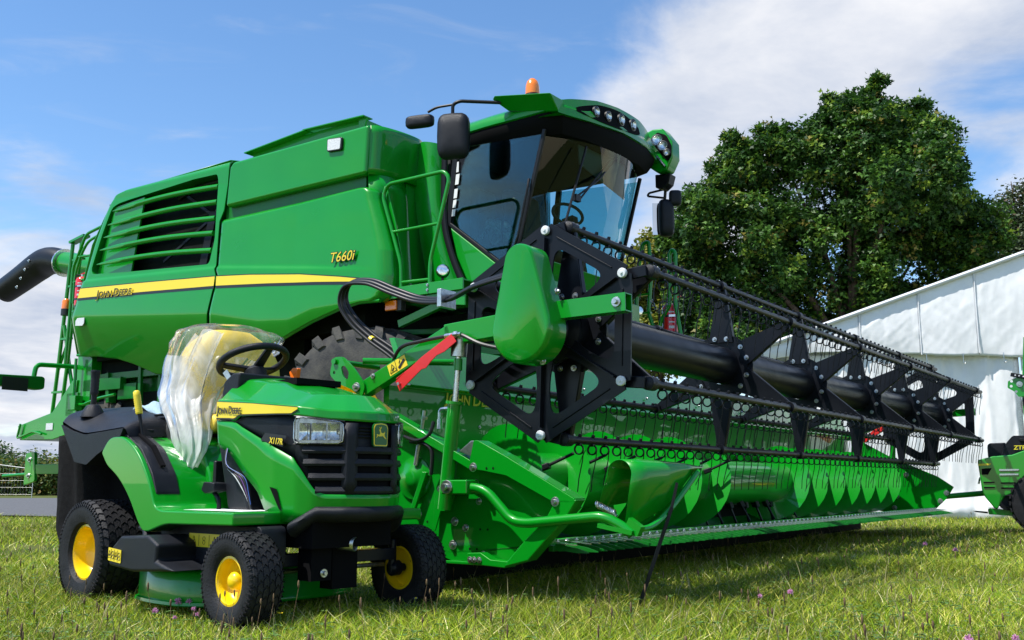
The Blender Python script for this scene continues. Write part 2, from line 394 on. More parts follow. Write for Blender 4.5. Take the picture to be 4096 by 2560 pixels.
def blades(name, X, Y, Hh, Wd, cols, lean=.55, segs=2, label=None, cat=None):
    nb = len(X); ang = RNG.uniform(0, 2 * np.pi, nb); la = RNG.uniform(0, 2 * np.pi, nb); ln = RNG.uniform(.25, lean, nb) * Hh
    K = segs * 2 + 1; V = np.zeros((nb, K, 3))
    sx, sy = np.cos(ang) * Wd * .5, np.sin(ang) * Wd * .5
    for s in range(segs):
        t = s / segs; w = (1 - t * .35)
        px = X + np.cos(la) * ln * t ** 1.8; py = Y + np.sin(la) * ln * t ** 1.8; pz = Hh * t - .005
        V[:, 2 * s] = np.stack([px - sx * w, py - sy * w, pz], -1); V[:, 2 * s + 1] = np.stack([px + sx * w, py + sy * w, pz], -1)
    V[:, -1] = np.stack([X + np.cos(la) * ln, Y + np.sin(la) * ln, Hh * .96], -1)
    base = (np.arange(nb) * K)[:, None]
    me = bpy.data.meshes.new(name)
    quads = np.concatenate([base + np.array([2 * s, 2 * s + 1, 2 * s + 3, 2 * s + 2]) for s in range(segs - 1)], 0) if segs > 1 else np.zeros((0, 4), int)
    tris = base + np.array([2 * segs - 2, 2 * segs - 1, 2 * segs])
    loops = np.concatenate([quads.ravel(), tris.ravel()]); nq, ntr = len(quads), len(tris)
    me.vertices.add(nb * K); me.vertices.foreach_set('co', V.ravel())
    me.loops.add(len(loops)); me.loops.foreach_set('vertex_index', loops.astype(np.int32))
    me.polygons.add(nq + ntr)
    st = np.concatenate([np.arange(nq) * 4, nq * 4 + np.arange(ntr) * 3]); me.polygons.foreach_set('loop_start', st.astype(np.int32))
    me.update(calc_edges=True)
    ca = me.color_attributes.new('tint', 'FLOAT_COLOR', 'POINT')
    cc = np.ones((nb, K, 4)); cc[..., :3] = cols[:, None, :]
    ca.data.foreach_set('color', cc.ravel()); me.materials.append(gmat)
    o = bpy.data.objects.new(name, me); COL.objects.link(o); o['kind'] = 'stuff'
    if label: o['label'] = label; o['category'] = cat
    return o
def frustum_pts(nb, y0, y1, power):
    Y = (RNG.uniform(0, 1, nb) ** power) * (y1 - y0) + y0
    X = RNG.uniform(-1, 1, nb) * (Y * .56 + .4)
    return X, Y
def noise2(x, y, s, o):
    return .5 + .25 * (np.sin(x * s + o + 1.3 * np.sin(y * s * .7 + o)) + np.sin(y * s * 1.3 - o + 1.7 * np.cos(x * s * .6)))
GC = np.array([[.22, .33, .016], [.34, .40, .028], [.11, .23, .018], [.54, .50, .12], [.72, .66, .34], [.36, .34, .08]])
def grasscols(X, Y, nb):
    p = noise2(X, Y, 1.9, 2.0)[:, None]
    pick = RNG.choice(len(GC), nb, p=[.30, .30, .16, .13, .05, .06])
    c = GC[pick] * RNG.uniform(.50, 1.35, (nb, 1))
    return c * (.78 + .52 * p)
def not_on_track(X, Y): return ~((X < -.5) & (Y > 16.2 + .9 * np.sin(X * .5) - (X + 8) * .10))
def patchy(X, Y):
    bare = (np.hypot((X + 3.6) / 1.6, (Y - 8.6) / .7) < 1) & (RNG.uniform(0, 1, len(X)) < .72)
    return not_on_track(X, Y) & ~bare
XX, YY, HH, WW, CC = [], [], [], [], []
for nb, y0, y1, pw, h0, h1, w in ((200000, 2.3, 7.5, 1.35, .018, .066, .0046), (135000, 6.5, 19, 1.2, .022, .07, .009), (40000, 17, 60, 1.3, .05, .10, .03)):
    X, Y = frustum_pts(nb, y0, y1, pw); k = patchy(X, Y); X, Y = X[k], Y[k]; q = len(X)
    XX.append(X); YY.append(Y); HH.append(RNG.uniform(h0, h1, q) * (.65 + .75 * noise2(X, Y, 2.6, .7))); WW.append(RNG.uniform(.6, 1.2, q) * w); CC.append(grasscols(X, Y, q))
blades('grass', np.concatenate(XX), np.concatenate(YY), np.concatenate(HH), np.concatenate(WW), np.concatenate(CC), 1.9, 2, 'short meadow grass with yellowing blades over the show field', 'grass')
# dry stalks with seed heads
nb = 2000; X, Y = frustum_pts(nb, 2.5, 15, 1.2); Hh = RNG.uniform(.07, .15, nb)
blades('grass_stalks', X, Y, Hh, np.full(nb, .0028) * (1 + Y * .08), np.array([[.42, .38, .20]]) * RNG.uniform(.6, 1.2, (nb, 1)), .5, 3, 'thin dry stalks standing above the grass', 'grass')
V, Fc = [], []
for i in range(560):
    y = random.random() ** 1.2 * 11 + 2.55; x = random.uniform(-1, 1) * (y * .54 + .2); h = random.uniform(.07, .17); r = random.uniform(.0026, .0042) * (1 + y * .03); L_ = random.uniform(.010, .022)
    a = random.uniform(0, 6.28); dx, dy = math.cos(a) * .03, math.sin(a) * .03
    k = len(V)
    V += [(x, y, 0), (x + .0016, y, 0), (x + dx, y + dy, h), (x + dx + .0016, y + dy, h)]; Fc.append((k, k + 1, k + 3, k + 2))
    v, f = ball((x + dx, y + dy, h + L_ * .8), 1, 6, 4, (r, r, L_)); k = len(V); V += v; Fc += [tuple(j + k for j in q) for q in f]
mat('seed_brown', (.085, .048, .022), .8, noise=1.5, nscale=80, ncol=(.20, .13, .06))
tag(obj('seed_heads', (V, Fc), 'seed_brown', smooth=180), 'brown plantain seed heads dotted through the grass', 'seed heads', kind='stuff')
# broad clover and plantain leaves in the sward
V, Fc = [], []
for i in range(4200):
    y = random.random() ** 1.25 * 11 + 2.5; x = random.uniform(-1, 1) * (y * .54 + .2); s = random.uniform(.008, .022); a = random.uniform(0, 6.28); z = random.uniform(.02, .065); t = random.uniform(-.5, .5)
    for q in range(3):
        b_ = a + q * 2.1; c, d = math.cos(b_), math.sin(b_); k = len(V)
        V += [(x, y, z), (x + (c * .6 - d * .5) * s, y + (d * .6 + c * .5) * s, z + s * .2), (x + c * s * 1.2, y + d * s * 1.2, z + s * t * .5), (x + (c * .6 + d * .5) * s, y + (d * .6 - c * .5) * s, z + s * .2)]
        Fc.append((k, k + 1, k + 2, k + 3))
mat('clover_leaf', (.065, .125, .025), .6, spec=.3, noise=.6, nscale=30)
tag(obj('clover_leaves', (V, Fc), 'clover_leaf', smooth=0), 'low round clover leaves among the grass', 'ground cover', kind='stuff')
mat('petal_pink', (.52, .16, .36), .7, noise=.5, nscale=200, ncol=(.70, .42, .60)); mat('petal_yellow', (.80, .55, .01), .6); mat('petal_white', (.80, .80, .78), .7); mat('stem_green', (.07, .13, .03), .7)
def flower(x, y, h, kind, label, s=1.0):
    names = {'clover': ('petal_pink', 'clover_flower'), 'yellow': ('petal_yellow', 'buttercup'), 'daisy': ('petal_white', 'daisy')}
    t = thing(names[kind][1], label, 'flower', (x, y, 0), random.uniform(0, 6), group='wild flowers in the grass')
    obj('stem', tube([(0, 0, 0), (.004, 0, h * .5), (0, .003, h)], .0012, 5), 'stem_green', t)
    V, Fc = [], []
    if kind == 'clover':
        for i in range(46):
            ph = math.acos(1 - 1.7 * random.random()); a = random.uniform(0, 6.28); d = Vector((math.sin(ph) * math.cos(a), math.sin(ph) * math.sin(a), math.cos(ph)))
            w_, q, p = bar(d * .004 * s + Vector((0, 0, h)), d * .0135 * s + Vector((0, 0, h)), .0028 * s, .0028 * s, w1=.0012 * s, h1=.0012 * s), 0, 0
            k = len(V); V += w_[0]; Fc += [tuple(j + k for j in f) for f in w_[1]]
    else:
        for i in range(6 if kind == 'yellow' else 13):
            a = i * 6.283 / (6 if kind == 'yellow' else 13); c, d = math.cos(a), math.sin(a); L2 = .011 * s; w2 = .0055 * s if kind == 'yellow' else .0022 * s; k = len(V)
            V += [(0, 0, h), (c * L2 * .6 - d * w2, d * L2 * .6 + c * w2, h + .002), (c * L2, d * L2, h + .004), (c * L2 * .6 + d * w2, d * L2 * .6 - c * w2, h + .002)]; Fc.append((k, k + 1, k + 2, k + 3))
    hd = obj('flower_head', (V, Fc), names[kind][0], t, smooth=0)
    if kind == 'daisy': sub_of(hd, 'flower_centre', ball((0, 0, h + .003), .0045 * s, 8, 5), 'petal_yellow')
    return t

# ================================================================ TENT, TREES, HEDGE
mat('tent_fabric', (.88, .88, .88), .55, spec=.35, noise=-.10, nscale=3, bump=.22, bscale=9)
mat('tent_seam', (.70, .71, .73), .5)
def wrinkles(X, Z, seed, amp):
    r = np.random.default_rng(seed); D = np.zeros_like(X)
    for i in range(16):
        a = r.uniform(-1, 1); k = r.uniform(1.5, 9); ph = r.uniform(0, 6.28)
        s = np.sin(k * (X * math.cos(a) + Z * math.sin(a)) + ph + .8 * np.sin(Z * r.uniform(.5, 2.5) + ph))
        D += (1 - np.abs(s)) ** 3 * r.uniform(-1, 1) / (1 + .18 * k)
    return D * amp
t = thing('marquee_tent', 'white fabric marquee tent with a sloping roof edge behind the harvester reel', 'tent', (4.1, 16.85, 0), R(-14))
SL = .338; EAVE = 2.76
edges = [-.02, 1.75, 2.68, 3.55, 4.35, 6.0, 9.0]
for i in range(6):          # cloth panels of the gable, seam to seam
    x0, x1 = edges[i] + .006, edges[i + 1] - .006
    gx = np.linspace(x0, x1, 34)[None, :] + np.zeros((34, 1)); tt = np.linspace(0, 1, 34)[:, None]
    zb = np.interp(gx, [0, 1, 4.2, 9], [2.56, 2.72, 2.54, 2.50]) + .01 * np.sin(gx * 5 + i); gz = zb * (1 - tt) + (EAVE + SL * gx) * tt
    gy = wrinkles(gx * 1.6, gz * 1.6, 50 + i, .008) + wrinkles(gx * 4, gz * 3, 150 + i, .004) - .02 * np.sin(tt * np.pi) + .02 * (1 - tt) ** 3 * np.sin(gx * 3.1 + i) - .10
    obj('gable_panel', grid(np.stack([gx, gy, gz], -1)), 'tent_fabric', t, smooth=180, solid=.004)
    if i: obj('panel_seam', tube([(edges[i], -.125, z) for z in np.linspace(2.62, EAVE + SL * edges[i], 8)], .012, 6), 'tent_seam', t)
for i, (x0, x1) in enumerate(((.55, 2.3), (2.33, 4.06), (4.16, 6.25), (6.35, 9.0))):     # wall cloths hanging below the valance
    gx = np.linspace(x0, x1, 60)[None, :] + np.zeros((50, 1)); gz = np.linspace(-.03, 2.68, 50)[:, None] + 0 * gx
    swag = np.abs(np.sin((gx - x0) * 2.6)) ** .6
    gy = .02 + wrinkles(gx * 1.3, gz * .35, 80 + i, .030) + wrinkles(gx * 3.1, gz * 2.0, 180 + i, .008) + .10 * np.exp(-((gz - .12) / .16) ** 2) * (1 + .5 * np.sin(gx * 7)) * -1 + .06 * np.sin(gx * 2.3 + i) * (gz / 2.5)
    gz = gz - .10 * (1 - swag) * (gz > 2.2) * 0
    obj('wall_panel', grid(np.stack([gx, gy, gz], -1)), 'tent_fabric', t, smooth=180, solid=.004)
obj('roof_cloth', grid(np.array([[[-.06, -.14, EAVE - .02], [9.5, -.14, EAVE + SL * 9.5]], [[-.06, 9, EAVE - .02], [9.5, 9, EAVE + SL * 9.5]]])), 'tent_fabric', t, smooth=0, solid=.01)
obj('roof_edge', tube([(-.05, -.15, EAVE - .01), (9.4, -.15, EAVE + SL * 9.4)], .035, 8), 'tent_seam', t)
obj('side_wall', grid(np.array([[[0, .1, -.03], [0, 9, -.03]], [[0, .1, EAVE], [0, 9, EAVE]]])), 'tent_fabric', t, smooth=0, solid=.01)
for x in (.35, 4.11, 6.3): obj('tent_pole', box(x - .045, x + .045, .06, .15, -.03, 2.7), 'zinc', t, bevel=.006)
for x in (2.1, 2.75, 3.3, 3.9): obj('strap_hook', tube(fillet([(x, -.12, 2.62), (x, -.13, 2.46), (x + .03, -.13, 2.46), (x + .03, -.13, 2.50)], .02, 3), .006, 6), 'zinc', t)

def leafmat(name, t_=.3):
    m = bpy.data.materials.new(name); m.use_nodes = True; nt = m.node_tree; b = nt.nodes['Principled BSDF']
    a = nt.nodes.new('ShaderNodeAttribute'); a.attribute_name = 'tint'; nt.links.new(a.outputs['Color'], b.inputs['Base Color'])
    b.inputs['Roughness'].default_value = .5; b.inputs['Specular IOR Level'].default_value = .35
    tl = nt.nodes.new('ShaderNodeBsdfTranslucent'); nt.links.new(a.outputs['Color'], tl.inputs[0]); mx = nt.nodes.new('ShaderNodeMixShader'); mx.inputs[0].default_value = t_
    o = [q for q in nt.nodes if q.type == 'OUTPUT_MATERIAL'][0]; nt.links.new(b.outputs[0], mx.inputs[1]); nt.links.new(tl.outputs[0], mx.inputs[2]); nt.links.new(mx.outputs[0], o.inputs[0])
    MATS[name] = m
leafmat('leaves')
mat('bark', (.075, .058, .042), .9, spec=.1, noise=.8, nscale=18, bump=.8, bscale=30)
MAPLE = np.array([(0, 0), (.30, .05), (.52, .34), (.26, .36), (.30, .62), (.10, .60), (0, 1.0), (-.10, .60), (-.30, .62), (-.26, .36), (-.52, .34), (-.30, .05)])
MAPLE2 = np.array([(0, 0), (.50, .28), (.20, .46), (0, 1.0), (-.20, .46), (-.50, .28)])
OVAL = np.array([(0, 0), (.28, .25), (.30, .60), (0, 1.0), (-.30, .60), (-.28, .25)])
def crown(name, lobes, ncl, per, leaf, shape, cols, probs, parent, seed, spread=.30, shell=.55, droop=.25, asp=1.0, knobs=0):
    r = np.random.default_rng(seed); L = np.array(lobes, float); w = L[:, 3] ** 2; w /= w.sum()
    if knobs:
        kk = np.repeat(np.arange(len(L)), knobs); dd = r.normal(size=(len(kk), 3)); dd[:, 2] += .35; dd /= np.linalg.norm(dd, axis=1)[:, None]
        sub = np.concatenate([L[kk, :3] + dd * (L[kk, 3] * r.uniform(.8, 1.12, len(kk)))[:, None], (L[kk, 3] * r.uniform(.20, .40, len(kk)))[:, None]], 1)
        L = np.concatenate([L * np.array([1, 1, 1, .86]), sub]); w = L[:, 3] ** 1.7; w[-len(kk):] *= 1.5; w /= w.sum()
    pick = r.choice(len(L), ncl, p=w)
    d = r.normal(size=(ncl, 3)); d /= np.linalg.norm(d, axis=1)[:, None]
    rad = (shell + (1 - shell) * r.uniform(0, 1, ncl) ** .6) * L[pick, 3] * r.uniform(.85, 1.12, ncl)
    C = L[pick, :3] + d * rad[:, None]
    nl = ncl * per; ci = np.repeat(np.arange(ncl), per)
    off = r.normal(size=(nl, 3)) * np.array([spread, spread, spread * .75]) * (.6 + .4 * (L[pick, 3][ci] / L[:, 3].max()))[:, None]
    P = C[ci] + off
    nrm = d[ci] * .5 + r.normal(size=(nl, 3)) * .55 + np.array([0, 0, .75]); nrm /= np.linalg.norm(nrm, axis=1)[:, None]
    tip = off / (np.linalg.norm(off, axis=1)[:, None] + 1e-6) + r.normal(size=(nl, 3)) * .5 + np.array([0, 0, -droop])
    tip -= nrm * (tip * nrm).sum(1)[:, None]; tip /= np.linalg.norm(tip, axis=1)[:, None] + 1e-9
    side = np.cross(nrm, tip); s = leaf * r.uniform(.6, 1.25, nl)
    K = len(shape); V = np.zeros((nl, K, 3)); bend = .25
    for k in range(K):
        a, b_ = shape[k]; V[:, k] = P + (side * a * asp + tip * b_) * s[:, None] - nrm * (abs(a) * bend * s)[:, None]
    me = bpy.data.meshes.new(name); me.vertices.add(nl * K); me.vertices.foreach_set('co', V.ravel())
    me.loops.add(nl * K); me.loops.foreach_set('vertex_index', np.arange(nl * K, dtype=np.int32)); me.polygons.add(nl); me.polygons.foreach_set('loop_start', (np.arange(nl) * K).astype(np.int32)); me.update(calc_edges=True)
    cc = np.ones((nl, K, 4)); cl = np.array(cols)[r.choice(len(cols), ncl, p=probs)][ci] * r.uniform(.75, 1.3, (nl, 1))
    cc[..., :3] = cl[:, None, :]; me.color_attributes.new('tint', 'FLOAT_COLOR', 'POINT').data.foreach_set('color', cc.ravel()); me.materials.append(MATS['leaves'])
    o = bpy.data.objects.new(name, me); COL.objects.link(o); o.parent = parent
    return C
def tree(name, label, loc, lobes, ncl, per, leaf, shape, cols, probs, seed, trunk_r=.2, trunk_h=3, limbs=10, group='trees behind the show field', **k):
    t = thing(name, label, 'tree', loc, 0, group)
    C = crown('crown', lobes, ncl, per, leaf, shape, cols, probs, t, seed, **k)
    top = max(l[2] for l in lobes); r = random.Random(seed)
    obj('trunk', tube(smoothpath([(0, 0, -.1), (.06, .03, trunk_h * .5), (0, .05, trunk_h), (.1, 0, trunk_h + (top - trunk_h) * .5), (.05, 0, top * .95)], 4), [trunk_r * max(.12, 1 - .95 * i / 16) for i in range(17)], 9), 'bark', t, smooth=180)
    order = sorted(lobes, key=lambda l: -l[3])[:limbs]
    for (x, y, z, q) in order:
        b0 = Vector((.03, .03, max(trunk_h * .7, z * .45))); e = Vector((x, y, z)); mid = b0.lerp(e, .55) + Vector((0, 0, .12 * (e - b0).length))
        obj('limb', tube(smoothpath([b0, mid, e, e + (e - mid) * .45], 4), [trunk_r * .48 * (1 - .85 * i / 12) for i in range(13)], 6), 'bark', t, smooth=180)
    return t
def lobes_px(lst, depth, jit, seed, base):
    """crown lobes measured as bearing/height (photo units) at a given distance"""
    r = random.Random(seed); out = []
    s = depth / 3982 * 1.012
    for x, y, q in lst: out.append(((x - 2048) * s - base[0], r.uniform(-1, 1) * jit * min(1, q / 200), .56 + (1931 - y) * s, q * s))
    return out
D1 = 30.; b1 = ((3420 - 2048) * D1 / 3982, D1, 0)
ml = [(3480, 560, 150), (3330, 600, 140), (3630, 580, 150), (3565, 420, 60), (3560, 330, 42), (3572, 290, 26), (3440, 450, 70), (3438, 360, 34), (3370, 430, 50), (3362, 370, 30), (3720, 440, 78), (3740, 400, 40), (3700, 520, 90),
      (2960, 690, 100), (3120, 650, 120), (2948, 570, 45), (2950, 535, 26), (3105, 510, 48), (3180, 560, 80), (3010, 600, 55), (3250, 770, 230), (3550, 800, 250), (2990, 850, 200), (3740, 800, 175), (3830, 950, 150), (2830, 900, 120), (2740, 960, 80),
      (3000, 1100, 230), (3400, 1100, 280), (3680, 1080, 220), (3905, 880, 55), (3815, 545, 40), (3825, 620, 60), (2800, 1130, 150), (2870, 1280, 170), (3150, 1330, 200), (3450, 1300, 160), (3880, 1030, 110), (3920, 1000, 60), (2960, 1420, 170), (3250, 1490, 190), (3560, 1400, 170), (3800, 1240, 150)]
tree('maple_tree', 'tall dark green maple with uneven spiky crown rising behind the white tent', b1, lobes_px(ml, D1, 1.4, 3, b1), 16500, 13, .15, MAPLE2,
     [(.020, .062, .011), (.044, .120, .017), (.080, .180, .022), (.18, .28, .03), (.24, .21, .05)], [.34, .32, .22, .10, .02], 21, .26, 3.2, 14, spread=.12, shell=.38, knobs=16)  # a share of lighter leaf colours paints in sunlit clusters
D2 = 33.; b2 = ((2620 - 2048) * D2 / 3982, D2, 0)
ll = [(2640, 1010, 70), (2590, 1060, 90), (2700, 1080, 110), (2620, 1180, 130), (2560, 1300, 140), (2720, 1250, 140), (2520, 1130, 60), (2660, 1390, 150), (2480, 1400, 120), (2750, 990, 60), (2690, 1000, 50)]
tree('lime_tree', 'yellow green flowering lime tree showing between the cab and the maple', b2, lobes_px(ll, D2, 1.2, 5, b2), 3000, 15, .15, OVAL,
     [(.15, .19, .02), (.27, .27, .04), (.08, .13, .018), (.38, .35, .07)], [.35, .3, .2, .15], 31, .2, 2.4, 8, spread=.20, shell=.5, knobs=8)
D3 = 44.; b3 = ((4150 - 2048) * D3 / 3982, D3, 0)
rl = [(4110, 800, 70), (4060, 870, 60), (4120, 920, 110), (4040, 1000, 80), (4110, 1060, 130), (4030, 850, 25), (4180, 960, 120), (4000, 1080, 60), (4160, 760, 50)]
tree('willow_tree', 'thin grey green tree with brown twigs at the right edge above the tent', b3, lobes_px(rl, D3, 1.2, 6, b3), 900, 16, .17, OVAL,
     [(.055, .085, .035), (.085, .11, .05), (.04, .06, .02), (.12, .09, .05)], [.4, .3, .2, .1], 41, .2, 3.4, 8, spread=.32, shell=.3)
# low trees seen under the right side of the cab and far left
for i, (x, y, q, D, c) in enumerate(((20, 1840, 60, 70, 0), (110, 1875, 55, 66, 1), (190, 1868, 60, 64, 0), (300, 1880, 55, 62, 1))):
    bb = ((x - 2048) * D / 3982, D, 0); rr = random.Random(i)
    lb = lobes_px([(x, y, q), (x - 35, y + 40, q * .8), (x + 40, y + 45, q * .85), (x + 5, y + 70, q)], D, .8, i, bb)
    tree('background_tree', ['rounded small tree at the far left edge beyond the hedge', 'bushy small tree beyond the hedge, second from the left edge', 'small tree beyond the hedge left of the wire fence', 'small tree behind the wire fence beside the tow plate'][i], bb, lb, 420, 12, .22, OVAL,
         [(.035, .085, .02), (.06, .12, .03), (.12, .13, .05)], [.5, .35, .15], 60 + i, .09, .8, 3, group='small trees beyond the gravel track', spread=.3, shell=.4)
# hedge
hm = thing('hedge', 'long clipped hedge with yellow bronze leaves beyond the gravel track', 'hedge', (-21.5, 46, 0))
hl = [(x, random.uniform(-.5, .5), z, .62) for x in np.arange(-8, 6, .6) for z in (.4, .75, 1.0)]
crown('foliage', hl, 2600, 12, .16, OVAL, [(.08, .12, .018), (.14, .15, .02), (.04, .09, .015), (.20, .13, .03)], [.4, .2, .33, .07], hm, 71, spread=.22, shell=.5)
for i, x in enumerate(np.arange(-8, 6, 1.4)): obj('stem', tube([(x, 0, -.05), (x + .05, .02, 1.0)], .03, 5), 'bark', hm)
# temporary wire fence by the track
fm = thing('wire_fence', 'silver tube fence panel with wire mesh standing before the hedge', 'fence', (-17.9, 36.6, 0), R(-8))
obj('fence_frame', tube(fillet([(-1.1, 0, .0), (-1.1, 0, 1.25), (.55, 0, 1.05), (.55, 0, -.0)], .08, 4), .014, 7), 'zinc', fm)
w = [tube([(x, 0, .1), (x, 0, 1.2 - (x + 1.1) * .12)], .0018, 4) for x in np.arange(-1.0, .5, .12)] + [tube([(-1.1, 0, z), (.55, 0, z)], .0018, 4) for z in (.15, .4, .65, .9)]
obj('wire_mesh', join(*w), 'zinc', fm, kind='stuff')

# ================================================================ COMBINE HARVESTER
TH = .6182; CO = (.1636, 4.8859, .03)           # frame of harvester and header: x forward, y across (away), z up; ground at z = -.03
cm = thing('combine_harvester', 'large green combine harvester with glass cab and yellow side stripe', 'combine', CO, -TH, base=(-5.0, 3.89, -.03))
YC = 3.89
def yp(z): return np.interp(z, [1.6, 1.8, 2.0, 2.15, 2.27, 2.5, 2.8, 3.25, 3.9], [2.62, 2.52, 2.44, 2.395, 2.36, 2.35, 2.37, 2.42, 2.45])
CREASE = ([-8.4, -5.7, -4.95, -4.5, -4.18, -3.2], [2.49, 2.258, 2.112, 2.08, 2.155, 2.175])
def skin(x, z):
    """outer side skin: bulges to a crease line, tucks under below it"""
    c = np.interp(x, *CREASE); up = np.maximum(z - c, 0); dn = np.maximum(c - z, 0)
    y = 2.352 + .016 * (up / .4) ** 1.2 * (up < 3) + .012 * np.exp(-((up - .02) / .05) ** 2) * 0
    y = 2.350 + .085 * np.clip((up - .05) / 1.35, 0, 1) ** 1.4 + .42 * dn ** 1.25
    # stamped step above the stripe
    g0 = np.interp(x, [-8.2, -5.63, -4.38, -3.34], [2.885, 2.735, 2.572, 2.425]); dpt = np.interp(x, [-8.2, -4.2, -3.35], [.028, .02, 0])
    y = y + dpt * (1 / (1 + np.exp(-(z - g0) / .008)))
    return y
def skinpatch(bot, top, left, right, nu, nv, round_=()):
    P = coons(bot, top, left, right, nu, nv); X, Z = P[..., 0], P[..., 1]; Y = skin(X, Z)
    for kind, w, amt in round_:
        s = np.linspace(0, 1, nu)[None, :]; t = np.linspace(0, 1, nv)[:, None]
        e = {'l': s, 'r': 1 - s, 't': 1 - t, 'b': t}[kind] + 0 * Y
        Y = Y + amt * np.clip(1 - e / w, 0, 1) ** 2
    return np.stack([X, Y, Z], -1)
A_left = [(-5.70, 1.70), (-5.73, 2.061), (-5.674, 2.31), (-5.597, 2.60), (-5.592, 2.628), (-5.63, 2.697), (-5.645, 3.15), (-5.652, 3.26)]
A_bot = [(-5.70, 1.70), (-5.3, 1.73), (-5.0, 1.80), (-4.773, 1.877), (-4.564, 1.93), (-4.208, 2.038), (-3.816, 2.121), (-3.578, 2.149), (-3.337, 2.139)]
A_right = [(-3.337, 2.139), (-3.27, 2.17), (-3.233, 2.222), (-3.219, 2.367), (-3.251, 2.598), (-3.348, 2.861), (-3.451, 3.102), (-3.48, 3.19), (-3.53, 3.24)]
A_top = [(-5.652, 3.273), (-4.581, 3.265), (-3.7, 3.262), (-3.53, 3.24)]
pa = obj('side_panel', grid(skinpatch(A_bot, A_top, A_left, A_right, 90, 110, (('r', .05, .10), ('t', .03, .035)))), 'green', cm, smooth=180, solid=.012, label='green front side panel with the model lettering')
# arch lip under the panel
lip = [(x, float(skin(np.array(x), np.array(z))) + .02, z) for x, z in resample(A_bot, 40)]
sub_of(pa, 'panel_lip', tube(lip, .018, 8), 'green')
B_bot = [(-8.36, 2.033), (-7.904, 1.998), (-7.538, 1.945), (-7.257, 1.871), (-7.048, 1.795), (-6.902, 1.738), (-6.555, 1.70), (-6.1, 1.69), (-5.75, 1.69)]
B_right = [(-5.75, 1.69), (-5.783, 2.064), (-5.714, 2.314), (-5.632, 2.61), (-5.632, 2.634), (-5.669, 2.718), (-5.693, 3.242), (-5.64, 3.361), (-5.62, 3.85), (-5.67, 3.93)]
B_left = [(-8.36, 2.033), (-8.319, 2.243), (-8.307, 2.453), (-8.244, 2.59), (-8.149, 2.888), (-8.038, 3.314), (-7.893, 3.677), (-7.836, 3.778), (-7.76, 3.858), (-7.66, 3.905)]
B_top = [(-7.66, 3.905), (-7.431, 3.937), (-6.5, 3.935), (-5.67, 3.93)]
pb = obj('side_panel', grid(skinpatch(B_bot, B_top, B_left, B_right, 120, 150, (('l', .05, .05), ('t', .05, .09)))), 'green', cm, smooth=180, solid=.012, label='green rear side panel with louvred air intake')
LV = [(-5.815, 3.79), (-6.207, 3.804), (-7.376, 3.774), (-7.607, 3.759), (-7.72, 3.723), (-7.844, 3.414), (-7.971, 3.012), (-7.935, 2.944), (-7.302, 2.891), (-5.789, 2.789), (-5.737, 3.051), (-5.791, 3.736)]
LVr = roundpoly(LV, .05, 3)
cut = obj('louvre_cutter', prism(LVr, 'xz', 2.2, 2.7), 'dark_void', cm)
bo = pb.modifiers.new('cut', 'BOOLEAN'); bo.operation = 'DIFFERENCE'; bo.object = cut; bo.solver = 'EXACT'
bpy.context.view_layer.update()
me2 = bpy.data.meshes.new_from_object(pb.evaluated_get(bpy.context.evaluated_depsgraph_get())); pb.modifiers.clear(); pb.data = me2
bpy.data.objects.remove(cut)
me2.shade_smooth(); me2.set_sharp_from_angle(angle=R(40))
sub_of(pb, 'panel_lip', tube([(x, float(skin(np.array(x), np.array(z))) + .02, z) for x, z in resample(B_bot, 40)], .016, 8), 'green')
# intake: return edge, green end panel, screen behind, slats
ins = [(x * .99 - .066, z) for x, z in LVr]
n = len(LVr)
rim = ([(x, float(skin(np.array(x), np.array(z))) + .006, z) for x, z in LVr] + [(x, float(skin(np.array(x), np.array(z))) + .16, z) for x, z in LVr], [(i, (i + 1) % n, n + (i + 1) % n, n + i) for i in range(n)])
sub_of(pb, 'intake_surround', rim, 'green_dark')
sub_of(pb, 'intake_blank', prism([(-7.30, 2.89), (-7.12, 3.76), (-7.70, 3.73), (-7.97, 2.95)], 'xz', 2.47, 2.49), 'green')
mat('screen', (.012, .012, .013), .6, noise=1.5, nscale=3, ncol=(.035, .034, .033), bump=.5, bscale=250)
sub_of(pb, 'rotary_screen', prism([(-7.32, 2.85), (-7.14, 3.80), (-5.72, 3.82), (-5.70, 2.75)], 'xz', 2.66, 2.68), 'screen')
sub_of(pb, 'screen_arm', join(bar((-6.2, 2.62, 2.8), (-6.05, 2.62, 3.45), .03, .12), bar((-6.05, 2.62, 3.4), (-6.6, 2.62, 3.75), .02, .03), bar((-6.05, 2.62, 3.4), (-5.75, 2.62, 3.75), .02, .03), bar((-6.05, 2.62, 3.4), (-6.9, 2.62, 3.0), .02, .03)), 'black_satin')
sub_of(pb, 'screen_ring', tube([(-6.1 + .95 * math.cos(a), 2.60, 3.30 + .48 * math.sin(a)) for a in np.linspace(-1.2, 2.2, 24)], .02, 6), 'black_satin')
SLL = [(-7.698, 3.682), (-7.758, 3.519), (-7.806, 3.372), (-7.851, 3.224), (-7.877, 3.054)]; SLR = [(-5.797, 3.654), (-5.786, 3.478), (-5.786, 3.297), (-5.791, 3.133), (-5.786, 2.943)]
